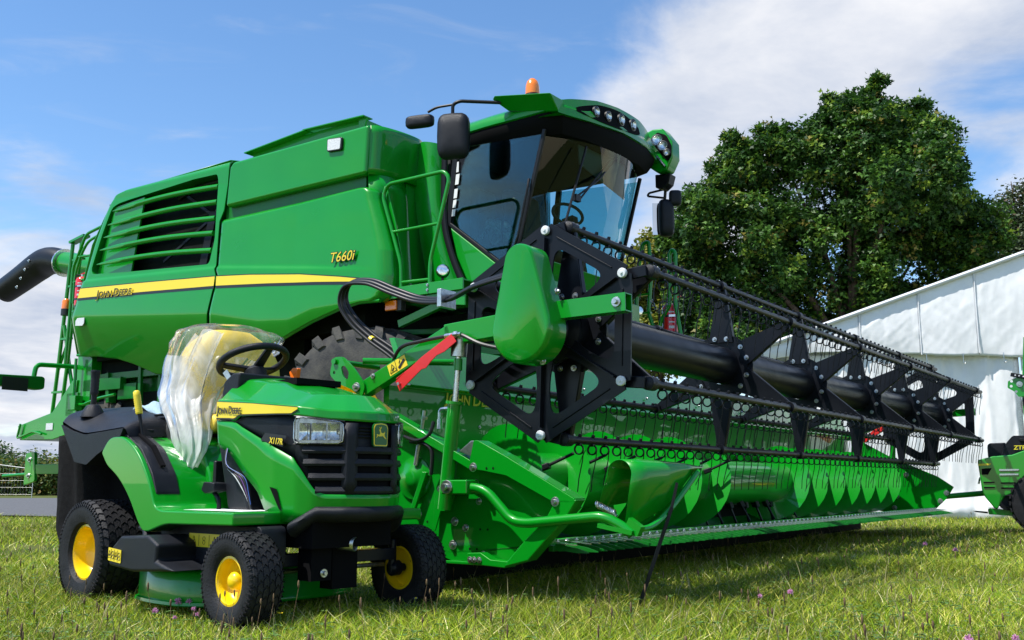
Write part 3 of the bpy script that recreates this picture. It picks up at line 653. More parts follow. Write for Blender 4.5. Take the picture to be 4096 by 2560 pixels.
for (a, c), (d, e) in zip(SLL, SLR):
    V, Fc = [], []; m_ = 26
    for i in range(m_):
        s = i / (m_ - 1); x = a + (d - a) * s; z = c + (e - c) * s + .035 * math.sin(s * math.pi); hgt = .005 + .022 * min(1, s * 6) ** .6; y0 = float(skin(np.array(x), np.array(z))) - .004
        for dz, dy in ((-hgt, .035), (-hgt * .9, .002), (0, -.010), (hgt * .9, .002), (hgt, .035), (0, .05)): V.append((x, y0 + dy * min(1, .25 + s * 3), z + dz))
    for i in range(m_ - 1):
        for k in range(6): Fc.append((i * 6 + k, i * 6 + (k + 1) % 6, (i + 1) * 6 + (k + 1) % 6, (i + 1) * 6 + k))
    Fc += [tuple(range(6)), tuple((m_ - 1) * 6 + k for k in range(6))]
    sub_of(pb, 'slat', (V, Fc), 'green', smooth=60)
# stripe decals follow the skin
def decal(part, name, top, bot, m, off, nu=60, nv=4):
    P = np.array([resample(bot, nu) * (1 - t) + resample(top, nu) * t for t in np.linspace(0, 1, nv)]); Y = skin(P[..., 0], P[..., 1]) - off
    return sub_of(part, name, grid(np.stack([P[..., 0], Y, P[..., 1]], -1)), m, smooth=180)
sBt, sBb = [(-8.105, 2.784), (-6.9, 2.714), (-5.640, 2.634)], [(-8.135, 2.672), (-6.9, 2.610), (-5.645, 2.535)]
sAt, sAb = [(-5.615, 2.632), (-5.099, 2.586), (-4.372, 2.500), (-3.82, 2.409), (-3.56, 2.36), (-3.47, 2.326)], [(-5.612, 2.533), (-4.841, 2.468), (-4.147, 2.400), (-3.714, 2.352), (-3.47, 2.320)]
for part, tp, bt in ((pb, sBt, sBb), (pa, sAt, sAb)):
    decal(part, 'stripe_border', [(x, z + .010) for x, z in tp], [(x, z - .028) for x, z in bt], 'decal_black', .0085)
    decal(part, 'stripe', tp, bt, 'decal_yellow', .0105)
brand(pb, 'decal_yellow', (-7.735, 2.336, 2.632), (1, 0, -.043), .093, 1.18, .14, .004)
brand(pb, 'decal_black', (-7.735, 2.332, 2.637), (1, 0, -.043), .093, 1.18, .14, .0)
for dy, mm, bo_ in ((.0, 'decal_black', .0065), (-.004, 'decal_yellow', .0)):
    text('lettering', 'T660i', mm, pa, (-3.965, 2.345 + dy, 2.560), (1, 0, -.035), (0, 0, 1), .132, .001, .22, 1.05, bo_)
sub_of(pb, 'dealer_sticker', prism([(-8.135, 2.345), (-8.135, 2.40), (-8.10, 2.432), (-7.96, 2.425), (-7.96, 2.36), (-7.99, 2.333)], 'xz', 2.338, 2.345), 'decal_white')
# core and top
obj('body_core', join(box(-8.1, -3.75, 2.62, 5.16, 1.95, 3.3), box(-8.05, -5.75, 2.62, 5.16, 3.2, 3.86), box(-7.6, -2.6, 2.95, 4.83, 1.15, 2.05)), 'under_shade', cm, smooth=0)  # near-black core paints the shade in panel gaps and wheel arches
pf = obj('side_panel', grid(skinpatch(A_bot, A_top, A_left, A_right, 40, 40) * np.array([1, -1, 1]) + np.array([0, 2 * YC, 0])), 'green', cm, smooth=180, solid=.012)
obj('hood_roof', grid(np.array([[[-7.55, 2.50, 3.91], [-5.66, 2.50, 3.925]], [[-7.50, 2.66, 3.94], [-5.66, 2.66, 3.955]], [[-7.50, 5.12, 3.94], [-5.66, 5.12, 3.955]], [[-7.55, 5.28, 3.91], [-5.66, 5.28, 3.925]]])), 'green', cm, solid=.01, smooth=60)
obj('rear_hood', grid(np.array([[[-8.40, 2.55, 2.03], [-8.34, 2.40, 2.45], [-8.17, 2.42, 2.90], [-8.05, 2.43, 3.32], [-7.88, 2.47, 3.66], [-7.78, 2.49, 3.81], [-7.56, 2.52, 3.905]], [[-8.46, 3.3, 2.03], [-8.46, 3.3, 2.45], [-8.3, 3.3, 2.9], [-8.15, 3.3, 3.32], [-7.93, 3.3, 3.68], [-7.80, 3.3, 3.83], [-7.54, 3.3, 3.93]], [[-8.46, 5.2, 2.03], [-8.46, 5.3, 2.45], [-8.3, 5.3, 2.9], [-8.15, 5.3, 3.32], [-7.93, 5.3, 3.68], [-7.80, 5.3, 3.83], [-7.54, 5.3, 3.93]]])), 'green', cm, smooth=60, solid=.01)
# grain tank
TK = [(-5.593, 3.372), (-5.572, 3.637), (-5.521, 3.853), (-4.493, 3.849), (-3.555, 3.846), (-3.581, 3.369)]
tank = obj('grain_tank', join(prism([(-5.585, 3.375), (-5.55, 3.80), (-5.50, 3.853), (-3.555, 3.848), (-3.581, 3.372)], 'xz', 2.40, 5.38)), 'green', cm, bevel=.035, seg=4)
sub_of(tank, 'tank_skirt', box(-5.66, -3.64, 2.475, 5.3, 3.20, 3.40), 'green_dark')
wl_ = sub_of(tank, 'work_lamp', prism(roundpoly([(-4.075, 3.80), (-3.875, 3.78), (-3.885, 3.655), (-4.075, 3.67)], .02, 3), 'xz', 2.375, 2.402), 'decal_black', bevel=.004)
sub_of(tank, 'lamp_lens', prism(roundpoly([(-4.062, 3.79), (-3.888, 3.772), (-3.897, 3.665), (-4.062, 3.68)], .015, 3), 'xz', 2.370, 2.374), 'decal_white')
# tank covers
cv = obj('tank_cover', join(bar((-5.47, 2.58, 3.975), (-4.55, 2.58, 4.035), .13, .010), bar((-4.58, 2.58, 4.042), (-3.74, 2.58, 4.01), .13, .010), box(-5.42, -3.82, 2.60, 2.61, 3.84, 4.02), prism([(-3.84, 3.85), (-3.84, 4.01), (-3.74, 4.0), (-3.78, 3.85)], 'xz', 2.56, 2.58), box(-3.79, -3.78, 2.6, 5.1, 3.84, 4.0)), 'green', cm)
obj('tank_cover', join(box(-5.42, -3.82, 5.08, 5.09, 3.84, 4.03), bar((-5.47, 5.1, 3.985), (-3.72, 5.1, 4.03), .30, .012)), 'green', cm)
# front face of the tank: side return, bulged wall towards the cab
def arcwall(pts, z0, z1, n=10, lean=0.0):
    P = smoothpath([(x, y, 0) for x, y in pts], n); G = np.array([[(p.x + lean * t, p.y, z0 + (z1 - z0) * t) for p in P] for t in np.linspace(0, 1, 8)]); return grid(G)
obj('tank_front', arcwall([(-3.585, 2.44), (-3.52, 2.52), (-3.47, 2.75), (-3.47, 3.0), (-3.56, 3.2), (-3.62, 3.6), (-3.62, 4.2), (-3.56, 4.6), (-3.47, 4.85), (-3.5, 5.3)], 3.372, 3.845, 8, .02), 'green', cm, smooth=180, solid=.02)
obj('tank_front_top', prism([(-3.60, 2.45), (-3.50, 2.55), (-3.45, 2.80), (-3.45, 3.0), (-3.54, 3.2), (-3.7, 3.6), (-3.7, 5.0), (-3.9, 5.0), (-3.9, 2.45)], 'xy', 3.835, 3.85), 'green', cm, bevel=.004)
obj('front_bulkhead', arcwall([(-3.50, 2.46), (-3.42, 2.52), (-3.38, 2.66), (-3.40, 2.86), (-3.50, 3.0), (-3.55, 3.3), (-3.55, 4.4), (-3.5, 4.8), (-3.40, 5.3)], 2.22, 3.37, 8, -.10), 'green', cm, smooth=180, solid=.02)
obj('bulkhead_rib', join(prism([(-3.44, 3.22), (-3.34, 2.9), (-3.24, 2.5), (-3.22, 2.25), (-3.18, 2.25), (-3.19, 2.5), (-3.29, 2.9), (-3.40, 3.24)], 'xz', 2.50, 2.53)), 'green', cm, bevel=.008)
obj('cab_fairing', grid(np.array([[[-3.30, 3.02, 2.25], [-3.36, 3.0, 2.6], [-3.44, 2.98, 3.0], [-3.50, 2.98, 3.38], [-3.50, 3.0, 3.84]], [[-3.02, 2.96, 2.25], [-3.14, 2.93, 2.6], [-3.24, 2.92, 3.0], [-3.30, 2.93, 3.38], [-3.34, 2.98, 3.80]], [[-2.86, 3.05, 2.25], [-3.0, 3.03, 2.6], [-3.10, 3.02, 3.0], [-3.14, 3.02, 3.38], [-3.18, 3.04, 3.76]], [[-2.9, 3.6, 2.25], [-3.0, 3.6, 2.6], [-3.1, 3.6, 3.0], [-3.14, 3.6, 3.38], [-3.2, 3.6, 3.76]]])), 'green', cm, smooth=180, sub=2)
obj('bulkhead_filler', box(-3.64, -3.49, 2.58, 3.5, 2.2, 3.82), 'green', cm, smooth=0)
# hand rail on the near platform
rail = obj('handrail', join(tube(fillet([(-3.17, 2.47, 2.20), (-3.18, 2.47, 2.47), (-3.42, 2.47, 3.14), (-3.36, 2.47, 3.245), (-2.69, 2.47, 3.245), (-2.63, 2.47, 3.17), (-2.84, 2.47, 2.45), (-2.84, 2.47, 2.20)], .07, 5), .0185, 10), tube([(-3.285, 2.47, 2.78), (-2.745, 2.47, 2.78)], .015, 8), tube([(-3.17, 2.47, 2.30), (-2.84, 2.47, 2.29)], .015, 8)), 'green', cm, smooth=60)
pl = obj('cab_platform', join(box(-3.34, -2.45, 2.44, 2.46, 2.155, 2.255), box(-3.34, -2.45, 2.46, 3.3, 2.235, 2.25), prism([(-2.9, 2.16), (-2.45, 2.16), (-2.45, 2.02), (-2.75, 2.06)], 'xz', 2.47, 2.49), bar((-2.75, 2.6, 2.10), (-3.3, 2.6, 1.95), .05, .07)), 'green', cm, bevel=.004)
for x, z in ((-3.19, 2.225), (-3.19, 2.18), (-2.84, 2.235), (-2.84, 2.19)): bolt(cm, (x, 2.438, z), .9)
ind = obj('indicator_lamp', box(-3.37, -3.235, 2.47, 2.51, 2.06, 2.15), 'amber', cm, bevel=.01)
sub_of(ind, 'lamp_housing', box(-3.26, -3.19, 2.49, 2.56, 2.05, 2.16), 'decal_black', bevel=.008)
wl2 = obj('work_lamp', lathe([(.0, .05), (.05, .045), (.062, .0), (.055, -.05), (.02, -.07), (0, -.07)], (-2.80, 2.60, 2.38), (.6, -.8, 0), 20), 'decal_black', cm)
sub_of(wl2, 'lamp_lens', lathe([(0, .058), (.045, .052), (.052, .045)], (-2.80, 2.60, 2.38), (.6, -.8, 0), 20), 'lamp_reflector'); sub_of(wl2, 'lamp_bracket', cyl((-2.82, 2.62, 2.33), (-2.82, 2.62, 2.24), .014), 'decal_black')
# ---------------------------------------------------------------- wheels
def lug_tyre(parent, c, r, w, rim_r, nl, dusty='rubber_dusty'):
    x, y, z = c
    ty = obj('tyre', lathe([(rim_r, -w * .42), (rim_r + .05, -w * .46), (r * .80, -w * .5), (r * .93, -w * .46), (r * .96, -w * .3), (r * .97, 0), (r * .96, w * .3), (r * .93, w * .46), (r * .80, w * .5), (rim_r, w * .42)], c, (0, 1, 0), 56), dusty, parent, smooth=40)
    sh = []
    for i in range(nl):
        for sd_ in (-1, 1):
            a = 2 * math.pi * (i + (.5 if sd_ > 0 else 0)) / nl
            def pt(ang, yy, rr): return (x + rr * math.cos(ang), y + yy, z + rr * math.sin(ang))
            da = .16 * 6.283 / nl; sk = .95 * 6.283 / nl; P = []
            for (yy, aa, ro) in ((.02 * w, sk, 1.0), (.30 * w, sk * .5, 1.0), (.50 * w, 0, .985), (.515 * w, -.05, .86)):
                for q in (-da, da):
                    P.append(pt(a + aa + q, sd_ * yy, r * ro)); P.append(pt(a + aa + q * 1.35, sd_ * yy * (.97 if ro > .9 else .95), r * (.94 if ro > .9 else .85)))
            F_ = []
            for k in range(3): o_ = k * 4; F_ += [(o_, o_ + 2, o_ + 6, o_ + 4), (o_, o_ + 4, o_ + 5, o_ + 1), (o_ + 2, o_ + 3, o_ + 7, o_ + 6)]
            F_ += [(0, 1, 3, 2), (12, 14, 15, 13)]
            sh.append((P, F_))
    sub_of(ty, 'tread_lugs', join(*sh), dusty, smooth=30, kind='stuff')
    return ty
for yy in (2.66, 5.12):
    ft = lug_tyre(cm, (-3.72, yy, .97), 1.0, .62, .46, 22)
    rm = obj('wheel_rim', lathe([(.47, -.27), (.45, -.24), (.43, -.10), (.40, -.06), (.20, -.04), (.0, -.04)], (-3.72, yy, .97), (0, 1, 0), 40), 'yellow', cm)
for yy in (2.92, 4.86):
    lug_tyre(cm, (-8.08, yy, .75), .78, .48, .36, 18)
    obj('wheel_rim', lathe([(.37, -.2), (.35, -.18), (.33, -.06), (.15, -.02), (.0, -.02)], (-8.08, yy, .75), (0, 1, 0), 32), 'yellow', cm)
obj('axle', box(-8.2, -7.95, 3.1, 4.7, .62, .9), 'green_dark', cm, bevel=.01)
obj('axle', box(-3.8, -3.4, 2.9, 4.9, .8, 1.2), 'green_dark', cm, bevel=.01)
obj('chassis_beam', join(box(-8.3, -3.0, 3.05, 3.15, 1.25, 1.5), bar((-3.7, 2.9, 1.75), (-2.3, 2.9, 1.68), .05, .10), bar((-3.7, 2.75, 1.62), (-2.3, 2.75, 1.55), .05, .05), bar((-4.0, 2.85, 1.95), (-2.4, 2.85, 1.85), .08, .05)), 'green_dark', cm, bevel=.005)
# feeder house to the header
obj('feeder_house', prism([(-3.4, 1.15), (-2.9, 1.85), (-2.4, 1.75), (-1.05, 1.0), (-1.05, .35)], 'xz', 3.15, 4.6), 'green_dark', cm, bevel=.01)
# ---------------------------------------------------------------- rear end, ladder, unloading auger
lad = obj('rear_ladder', join(*[tube(fillet([(-9.25 + dx, 2.80, 1.28), (-9.2 + dx, 2.80, 1.32), (-9.13 + dx, 2.80, 2.0), (-9.0 + dx * 1.0, 2.80, 3.55)], .03, 3), .025, 8) for dx in (-.10, .10)], *[bar((-9.25 - .11 + .155 * k * .33, 2.8, 1.32 + k * .335), (-9.25 + .11 + .155 * k * .33, 2.8, 1.32 + k * .335), .05, .025) for k in range(1, 7)], bar((-9.12, 2.8, 3.57), (-8.80, 2.8, 3.62), .10, .03), tube([(-9.33, 2.8, 1.28), (-9.15, 2.8, 1.28)], .025, 8)), 'green', cm, smooth=60)
sub_of(lad, 'ladder_brace', join(tube([(-9.16, 2.8, 2.50), (-9.02, 2.84, 1.9), (-8.9, 2.84, 1.6)], .024, 7), tube([(-9.25, 2.82, 1.95), (-9.1, 2.84, 2.35), (-8.95, 2.84, 2.6)], .018, 7), tube([(-9.0, 2.82, 2.5), (-8.5, 2.9, 2.75)], .015, 7), bar((-8.78, 2.95, 1.2), (-8.78, 2.95, 2.7), .06, .05)), 'green')
obj('rear_handrail', join(tube(fillet([(-8.74, 2.6, 1.95), (-8.71, 2.6, 2.68), (-8.72, 2.6, 3.15), (-8.64, 2.6, 3.27), (-8.48, 2.6, 3.55), (-8.15, 2.6, 3.60)], .08, 4), .019, 8), tube(fillet([(-8.66, 2.6, 2.70), (-8.66, 2.6, 3.05), (-8.56, 2.6, 3.30), (-8.43, 2.6, 3.45), (-8.2, 2.6, 3.50)], .08, 4), .017, 8), tube([(-8.60, 2.6, 3.28), (-8.2, 2.6, 3.26)], .015, 8), tube([(-8.68, 2.6, 2.97), (-8.3, 2.6, 2.99)], .015, 8)), 'green', cm, smooth=60)
bc2 = obj('rear_beacon', lathe([(.0, .13), (.03, .128), (.050, .10), (.053, .0)], (-8.88, 2.64, 2.66), (0, 0, 1), 20), 'amber', cm); sub_of(bc2, 'beacon_base', cyl((-8.88, 2.64, 2.58), (-8.88, 2.64, 2.66), .056, n=20), 'decal_black')
ug = obj('unloading_auger', tube([(-8.2, 4.45, 3.15), (-12.0, 4.33, 3.97)], .175, 24), 'green', cm, smooth=60)
sp = sub_of(ug, 'spout', tube(smoothpath([(-11.95, 4.33, 3.955), (-12.2, 4.33, 4.02), (-12.45, 4.33, 4.035), (-12.7, 4.32, 3.97), (-13.1, 4.31, 3.84), (-13.6, 4.29, 3.68)], 5), [.185 + .04 * math.sin(min(1, i / 14) * 1.57) - .03 * max(0, i - 14) / 11 for i in range(26)], 26, cap=False), 'black_satin', smooth=60, solid=.01)
for k in range(4):
    o_ = bolt(cm, (-12.55 - k * .10, 4.09, 4.02 - k * .13), 1.6); o_.parent = ug
ug_c = sub_of(ug, 'spout_collar', lathe([(.175, 0), (.222, 0), (.222, .03), (.175, .03)], (-11.90, 4.333, 3.945), (-1, -.03, .21), 24), 'steel')
lb = obj('rear_light_bar', join(prism(roundpoly([(1.55, 1.74), (2.20, 1.76), (2.23, 1.74), (2.23, 1.62), (2.18, 1.60), (1.55, 1.62)], .02, 3), 'yz', -8.62, -8.50)), 'green_dark', cm, bevel=.01)
sub_of(lb, 'plate_bracket', box(-8.49, -8.485, 1.72, 2.02, 1.57, 1.72), 'decal_black'); sub_of(lb, 'side_reflector', lathe([(0, .012), (.03, .01), (.035, 0)], (-8.50, 1.66, 1.69), (1, 0, 0), 16), 'orange')
sub_of(lb, 'light_arm', tube(fillet([(-8.56, 2.12, 1.74), (-8.56, 2.14, 1.90), (-8.56, 2.7, 1.92)], .07, 5), .028, 10), 'green')
ch = obj('straw_chopper', join(prism([(-9.72, 1.24), (-8.95, 1.38), (-8.55, 1.75), (-8.45, 1.75), (-8.5, 1.12), (-8.9, 1.05), (-9.65, 1.06)], 'xz', 2.60, 4.9)), 'green', cm, bevel=.008)
sub_of(ch, 'chopper_guard', tube(fillet([(-9.60, 2.57, 1.26), (-9.66, 2.57, 1.08), (-9.3, 2.57, 1.16), (-9.1, 2.57, 1.12)], .04, 3), .014, 7), 'green'); sub_of(ch, 'type_plate', box(-9.05, -8.90, 2.592, 2.598, 1.17, 1.25), 'decal_white')
obj('rear_frame', join(box(-8.5, -8.2, 2.62, 2.9, 1.1, 2.05), box(-8.3, -6.9, 2.75, 2.85, 1.55, 1.80), box(-8.66, -8.42, 2.60, 2.72, 1.32, 1.60), bar((-8.6, 2.66, 1.9), (-8.45, 2.66, 1.3), .05, .05), box(-8.45, -8.30, 2.50, 2.60, 1.38, 1.55)), 'green', cm, bevel=.006)
obj('engine_underside', box(-8.3, -4.7, 2.75, 5.1, 1.3, 2.06), 'under_shade', cm, smooth=0)  # near-black box paints the shade below the side panels
obj('under_frame', join(box(-8.5, -6.2, 2.66, 2.72, 1.72, 1.80), box(-8.35, -7.6, 2.62, 2.70, 1.60, 1.74), bar((-7.28, 2.66, 1.95), (-7.24, 2.66, 1.2), .04, .05), bar((-6.9, 2.66, 1.95), (-6.9, 2.66, 1.2), .03, .04), bar((-7.9, 2.68, 1.8), (-7.85, 2.68, 1.45), .10, .06), box(-7.7, -7.35, 2.66, 2.74, 1.48, 1.66)), 'green_dark', cm, bevel=.004)
obj('guard_rail', tube(fillet([(-8.42, 2.55, 2.0), (-8.42, 2.55, 1.50), (-8.25, 2.55, 1.43), (-7.9, 2.55, 1.50), (-7.5, 2.5, 1.52)], .07, 4), .018, 8), 'green', cm)
tw = obj('tow_plate', join(prism(roundpoly([(-9.75, .90), (-9.55, .92), (-9.50, .55), (-9.75, .50)], .03, 3), 'xz', 2.75, 2.79), cyl((-10.3, 2.77, .62), (-9.7, 2.77, .64), .02), bar((-9.6, 2.77, .7), (-8.6, 3.0, .7), .05, .12)), 'green', cm, bevel=.004)
for z in (.82, .62): bolt(cm, (-9.64, 2.75, z), 2.2).parent = tw
# ---------------------------------------------------------------- cab
cab = obj('cab_floor', join(box(-3.05, -2.0, 3.02, 4.76, 2.12, 2.30), prism([(-2.05, 2.30), (-1.95, 2.45), (-2.3, 2.45), (-2.5, 2.2)], 'xz', 3.1, 4.68)), 'green', cm, bevel=.01)
def side_glass(y, s): return prism([(-3.04, 2.945), (-2.47, 2.49), (-2.30, 2.40), (-2.215, 2.68), (-1.985, 3.60), (-2.955, 3.66)], 'xz', y, y + .006 * s)
obj('side_window', side_glass(3.0, 1), 'cab_glass', cm, smooth=0)
obj('side_window', side_glass(4.78, -1), 'cab_glass', cm, smooth=0, label='far side cab window')
def ws(z, off=0.0):
    t = (z - 2.35) / 1.4; xe = -2.32 + .33 * t + off; bul = .22 + .05 * t
    return [(xe + bul * (1 - abs(q) ** 2.4), YC + .885 * q, z) for q in np.linspace(-1, 1, 25)]
obj('windscreen', grid(np.array([ws(z) for z in np.linspace(2.35, 3.72, 9)])), 'cab_glass', cm, smooth=180)
obj('rear_window', box(-3.06, -3.05, 3.05, 4.73, 2.55, 3.66), 'cab_glass', cm, smooth=0)
# rubber seals and pillars
for y in (3.0, 4.78):
    s = -1 if y < YC else 1
    obj('pillar', join(bar((-1.975, y, 3.64), (-2.33, y, 2.36), .03, .035, w1=.03), bar((-2.97, y, 3.68), (-3.06, y, 2.93), .04, .06), bar((-3.06, y + s * .005, 2.94), (-2.46, y + s * .005, 2.48), .03, .035), bar((-2.46, y, 2.48), (-2.3, y, 2.38), .03, .03)), 'black_satin', cm, bevel=.006)
    obj('cab_door_panel', prism([(-3.035, 2.90), (-2.475, 2.465), (-2.33, 2.36), (-2.30, 2.22), (-2.60, 2.14), (-2.80, 2.30), (-2.95, 2.60)], 'xz', y - .02, y + .015), 'green', cm, bevel=.015, seg=3)
obj('door_seal', tube(smoothpath([(-3.10, 2.97, 3.60), (-3.10, 2.97, 3.0), (-3.02, 2.965, 2.68), (-2.88, 2.96, 2.38), (-2.72, 2.95, 2.18)], 6), .035, 8, sx=.6), 'black_satin', cm)
dh = obj('door_handle', join(tube(fillet([(-2.28, 2.97, 2.62), (-2.24, 2.955, 2.68), (-2.13, 2.955, 3.12), (-2.13, 2.975, 3.20)], .03, 3), .012, 8), tube(fillet([(-2.70, 3.02, 2.62), (-2.76, 3.02, 2.98), (-2.46, 3.02, 3.06), (-2.44, 3.02, 2.98), (-2.48, 3.02, 2.55)], .05, 4), .012, 8)), 'black_satin', cm)
sk = obj('window_stickers', box(-2.985, -2.94, 2.985, 2.988, 3.42, 3.52), 'white_sheet', cm)
for z0, z1 in ((3.30, 3.40), (3.17, 3.26), (3.08, 3.155), (3.0, 3.065)): obj('window_sticker', prism([(-3.03 + (z0 - 3) * .14, z0), (-2.985 + (z0 - 3) * .14, z0), (-2.985 + (z1 - 3) * .14, z1), (-3.03 + (z1 - 3) * .14, z1)], 'xz', 2.986, 2.989), 'white_sheet', cm, smooth=0)
sk.name = 'window_sticker'
# roof
RO = [(-3.10, 3.0), (-2.6, 2.95), (-1.95, 2.93), (-1.78, 3.0), (-1.70, 3.35), (-1.67, YC), (-1.70, 4.43), (-1.78, 4.78), (-1.95, 4.85), (-2.6, 4.83), (-3.10, 4.78)]
def ring(sc, z, tilt=.03, cx=-2.45): return [(cx + (x - cx) * sc, YC + (y - YC) * sc, z + tilt * (y - YC)) for x, y in RO]
def rings(lst):
    n = len(RO); V = sum((list(r) for r in lst), []); F_ = [(i * n + k, i * n + (k + 1) % n, (i + 1) * n + (k + 1) % n, (i + 1) * n + k) for i in range(len(lst) - 1) for k in range(n)]
    return V, F_ + [tuple(range(n)), tuple((len(lst) - 1) * n + k for k in range(n))]
obj('roof_underside', rings([ring(.90, 3.62), ring(.955, 3.70), ring(.985, 3.775), ring(.98, 3.80)]), 'black_matte', cm, smooth=40)
roof = obj('cab_roof', rings([ring(.985, 3.80), ring(1.0, 3.81), ring(1.0, 3.845), ring(.97, 3.90), ring(.86, 3.965), ring(.6, 4.0)]), 'green', cm, smooth=50)
# front visor with lamp recess
def visor(y, z, off=0.0):
    q = abs(y - YC) / .95; return (-1.69 - .13 * q ** 2.2 + off + (z - 3.9) * -.22, y, z)
ztop = ([2.93, 3.1, 3.5, YC, 4.4, 4.62, 4.85], [3.85, 3.91, 4.01, 4.065, 4.10, 4.07, 3.92]); zbot = ([2.93, 3.1, 3.5, YC, 4.4, 4.85], [3.735, 3.735, 3.76, 3.80, 3.82, 3.79])
ys_ = np.linspace(2.93, 4.85, 41)
def visor_grid(off, a=0.0, b=1.0): return np.array([[visor(y, np.interp(y, *zbot) * (1 - t) + np.interp(y, *ztop) * t, off) for y in ys_] for t in np.linspace(a, b, 7)])
gv = visor_grid(0); back = visor_grid(-.22)
vz = obj('roof_visor', join(grid(gv), grid(np.array([gv[-1], (gv[-1] + back[-1]) / 2 + [0, 0, .015], back[-1] - [.1, 0, .02]])), grid(np.array([gv[0], back[0]]))), 'green', cm, smooth=50)
rec_y = np.linspace(3.16, 4.30, 24)
def rz_(y, t):
    lo, hi = np.interp(y, *zbot) + .022, np.interp(y, *ztop) - .035; e = math.sin(math.pi * min(1, max(0, (y - 3.14) / 1.18))) ** .45; md = (lo + hi) / 2
    return md + (hi - lo) * (t - .5) * e
sub_of(vz, 'lamp_recess', grid(np.array([[visor(y, rz_(y, t), .004) for y in rec_y] for t in np.linspace(0, 1, 6)])), 'dark_void')
def roundlamp(parent, p, d, r, sx=1):
    p = Vector(p); h = sub_of(parent, 'lamp_bezel', lathe([(r * .2, -.03), (r * 1.12, -.01), (r * 1.15, .012), (r, .014)], p, d, 20), 'decal_black')
    l = sub_of(parent, 'head_lamp', lathe([(0, .004), (r * .5, .006), (r * .96, .014), (r, .012)], p, d, 20), 'lamp_reflector')
    sub_of(parent, 'lamp_lens', lathe([(0, .030), (r * .6, .026), (r * .98, .014)], p, d, 20), 'clear_lens')
for y, z in ((3.43, 3.875), (3.62, 3.885), (3.87, 3.93), (4.12, 3.955)):
    p = visor(y, z, .012); roundlamp(vz, p, (1, 0, -.1), .052 if y > 3.7 else .045)
# side pods of the roof
pdo = [(-2.43, 3.965, 2.82), (-2.39, 3.985, 2.80), (-1.79, 3.875, 2.80), (-1.79, 3.745, 2.94), (-2.11, 3.81, 2.94), (-2.33, 3.87, 2.93)]
np_ = obj('roof_pod', ([(x, y, z) for x, z, y in pdo] + [(x, 3.1, z) for x, z, y in pdo], [tuple(range(6)), tuple(range(11, 5, -1))] + [(i, (i + 1) % 6, 6 + (i + 1) % 6, 6 + i) for i in range(6)]), 'green', cm, bevel=.012, seg=3, label='near roof pod that carries the mirror arm')
obj('roof_pod', prism([(-2.45, 4.02), (-1.86, 4.17), (-1.75, 4.16), (-1.64, 4.0), (-1.64, 3.83), (-1.71, 3.70), (-1.82, 3.69), (-2.0, 3.84), (-2.4, 3.90)], 'xz', 4.86, 5.04), 'green', cm, bevel=.02, seg=3, label='far roof pod with three lamps')
pod = [o for o in cm.children if o.name.startswith('roof_pod')][-1]
sub_of(pod, 'lamp_recess', prism(roundpoly([(-1.885, 4.05), (-1.80, 4.12), (-1.70, 4.07), (-1.645, 3.95), (-1.65, 3.84), (-1.69, 3.79), (-1.78, 3.90)], .02, 3), 'xz', 4.845, 4.858), 'dark_void')
for x, z, r in ((-1.80, 4.03, .055), (-1.735, 3.955, .05), (-1.69, 3.875, .035)): roundlamp(pod, (x, 4.838, z), (.25, -1, 0), r)
sub_of(pod, 'chrome_trim', tube(smoothpath([(-1.91, 4.85, 4.06), (-1.88, 4.845, 3.97), (-1.80, 4.845, 3.85), (-1.72, 4.85, 3.74)], 5), .012, 8), 'steel')
# beacon
be = obj('beacon', lathe([(.0, .215), (.026, .210), (.050, .185), (.062, .14), (.066, .07), (.066, .062)], (-2.08, 2.96, 3.91), (0, 0, 1), 24), 'amber', cm, label='orange warning beacon on the cab roof')
sub_of(be, 'beacon_base', lathe([(.0, .0), (.066, 0), (.070, .035), (.067, .062), (0, .062)], (-2.08, 2.96, 3.91), (0, 0, 1), 24), 'black_plastic')
# mirrors
def mirror_shell(c, w, h, d, yaw):
    x, y, z = c; V, F_ = [], []; n = 20
    prof = [(0, .50), (.12, .80), (.35, .97), (.7, 1.0), (.95, 1.0), (1.0, .97)]
    for t, s in prof:
        for k in range(n):
            a = 2 * math.pi * k / n; ca, sa = math.cos(a), math.sin(a); px = math.copysign(abs(ca) ** .45, ca) * w * .5 * s; pz = math.copysign(abs(sa) ** .45, sa) * h * .5 * s
            dx, dy = px, -d * (1 - t) * 1.0
            V.append((x + dx * math.cos(yaw) - dy * math.sin(yaw), y + dx * math.sin(yaw) + dy * math.cos(yaw), z + pz))
    for i in range(len(prof) - 1):
        for k in range(n): F_.append((i * n + k, i * n + (k + 1) % n, (i + 1) * n + (k + 1) % n, (i + 1) * n + k))
    F_ += [tuple(range(n)), tuple((len(prof) - 1) * n + k for k in range(n))]
    return V, F_
mr = obj('mirror_arm', join(tube(fillet([(-2.36, 2.86, 3.93), (-2.68, 2.66, 3.955), (-2.74, 2.64, 3.93), (-2.74, 2.64, 3.80)], .05, 4), .016, 10), tube(fillet([(-2.72, 2.65, 3.93), (-2.92, 2.62, 3.935), (-3.0, 2.60, 3.90)], .05, 4), .012, 8)), 'black_satin', cm)
sub_of(mr, 'mirror_shell', mirror_shell((-2.75, 2.68, 3.63), .30, .43, .10, .42), 'black_plastic', smooth=60)
sub_of(mr, 'mirror_shell', mirror_shell((-3.12, 2.64, 3.84), .28, .12, .07, .30), 'black_plastic', smooth=60)
mr2 = obj('mirror_arm', join(tube(fillet([(-1.80, 4.98, 3.70), (-1.82, 5.05, 3.58), (-1.84, 5.06, 3.44)], .03, 3), .016, 8), tube(fillet([(-1.82, 5.04, 3.56), (-1.98, 4.98, 3.53), (-2.0, 4.98, 3.50), (-1.84, 5.05, 3.47)], .03, 3), .012, 8)), 'black_satin', cm, label='arm of the far mirror below the roof')
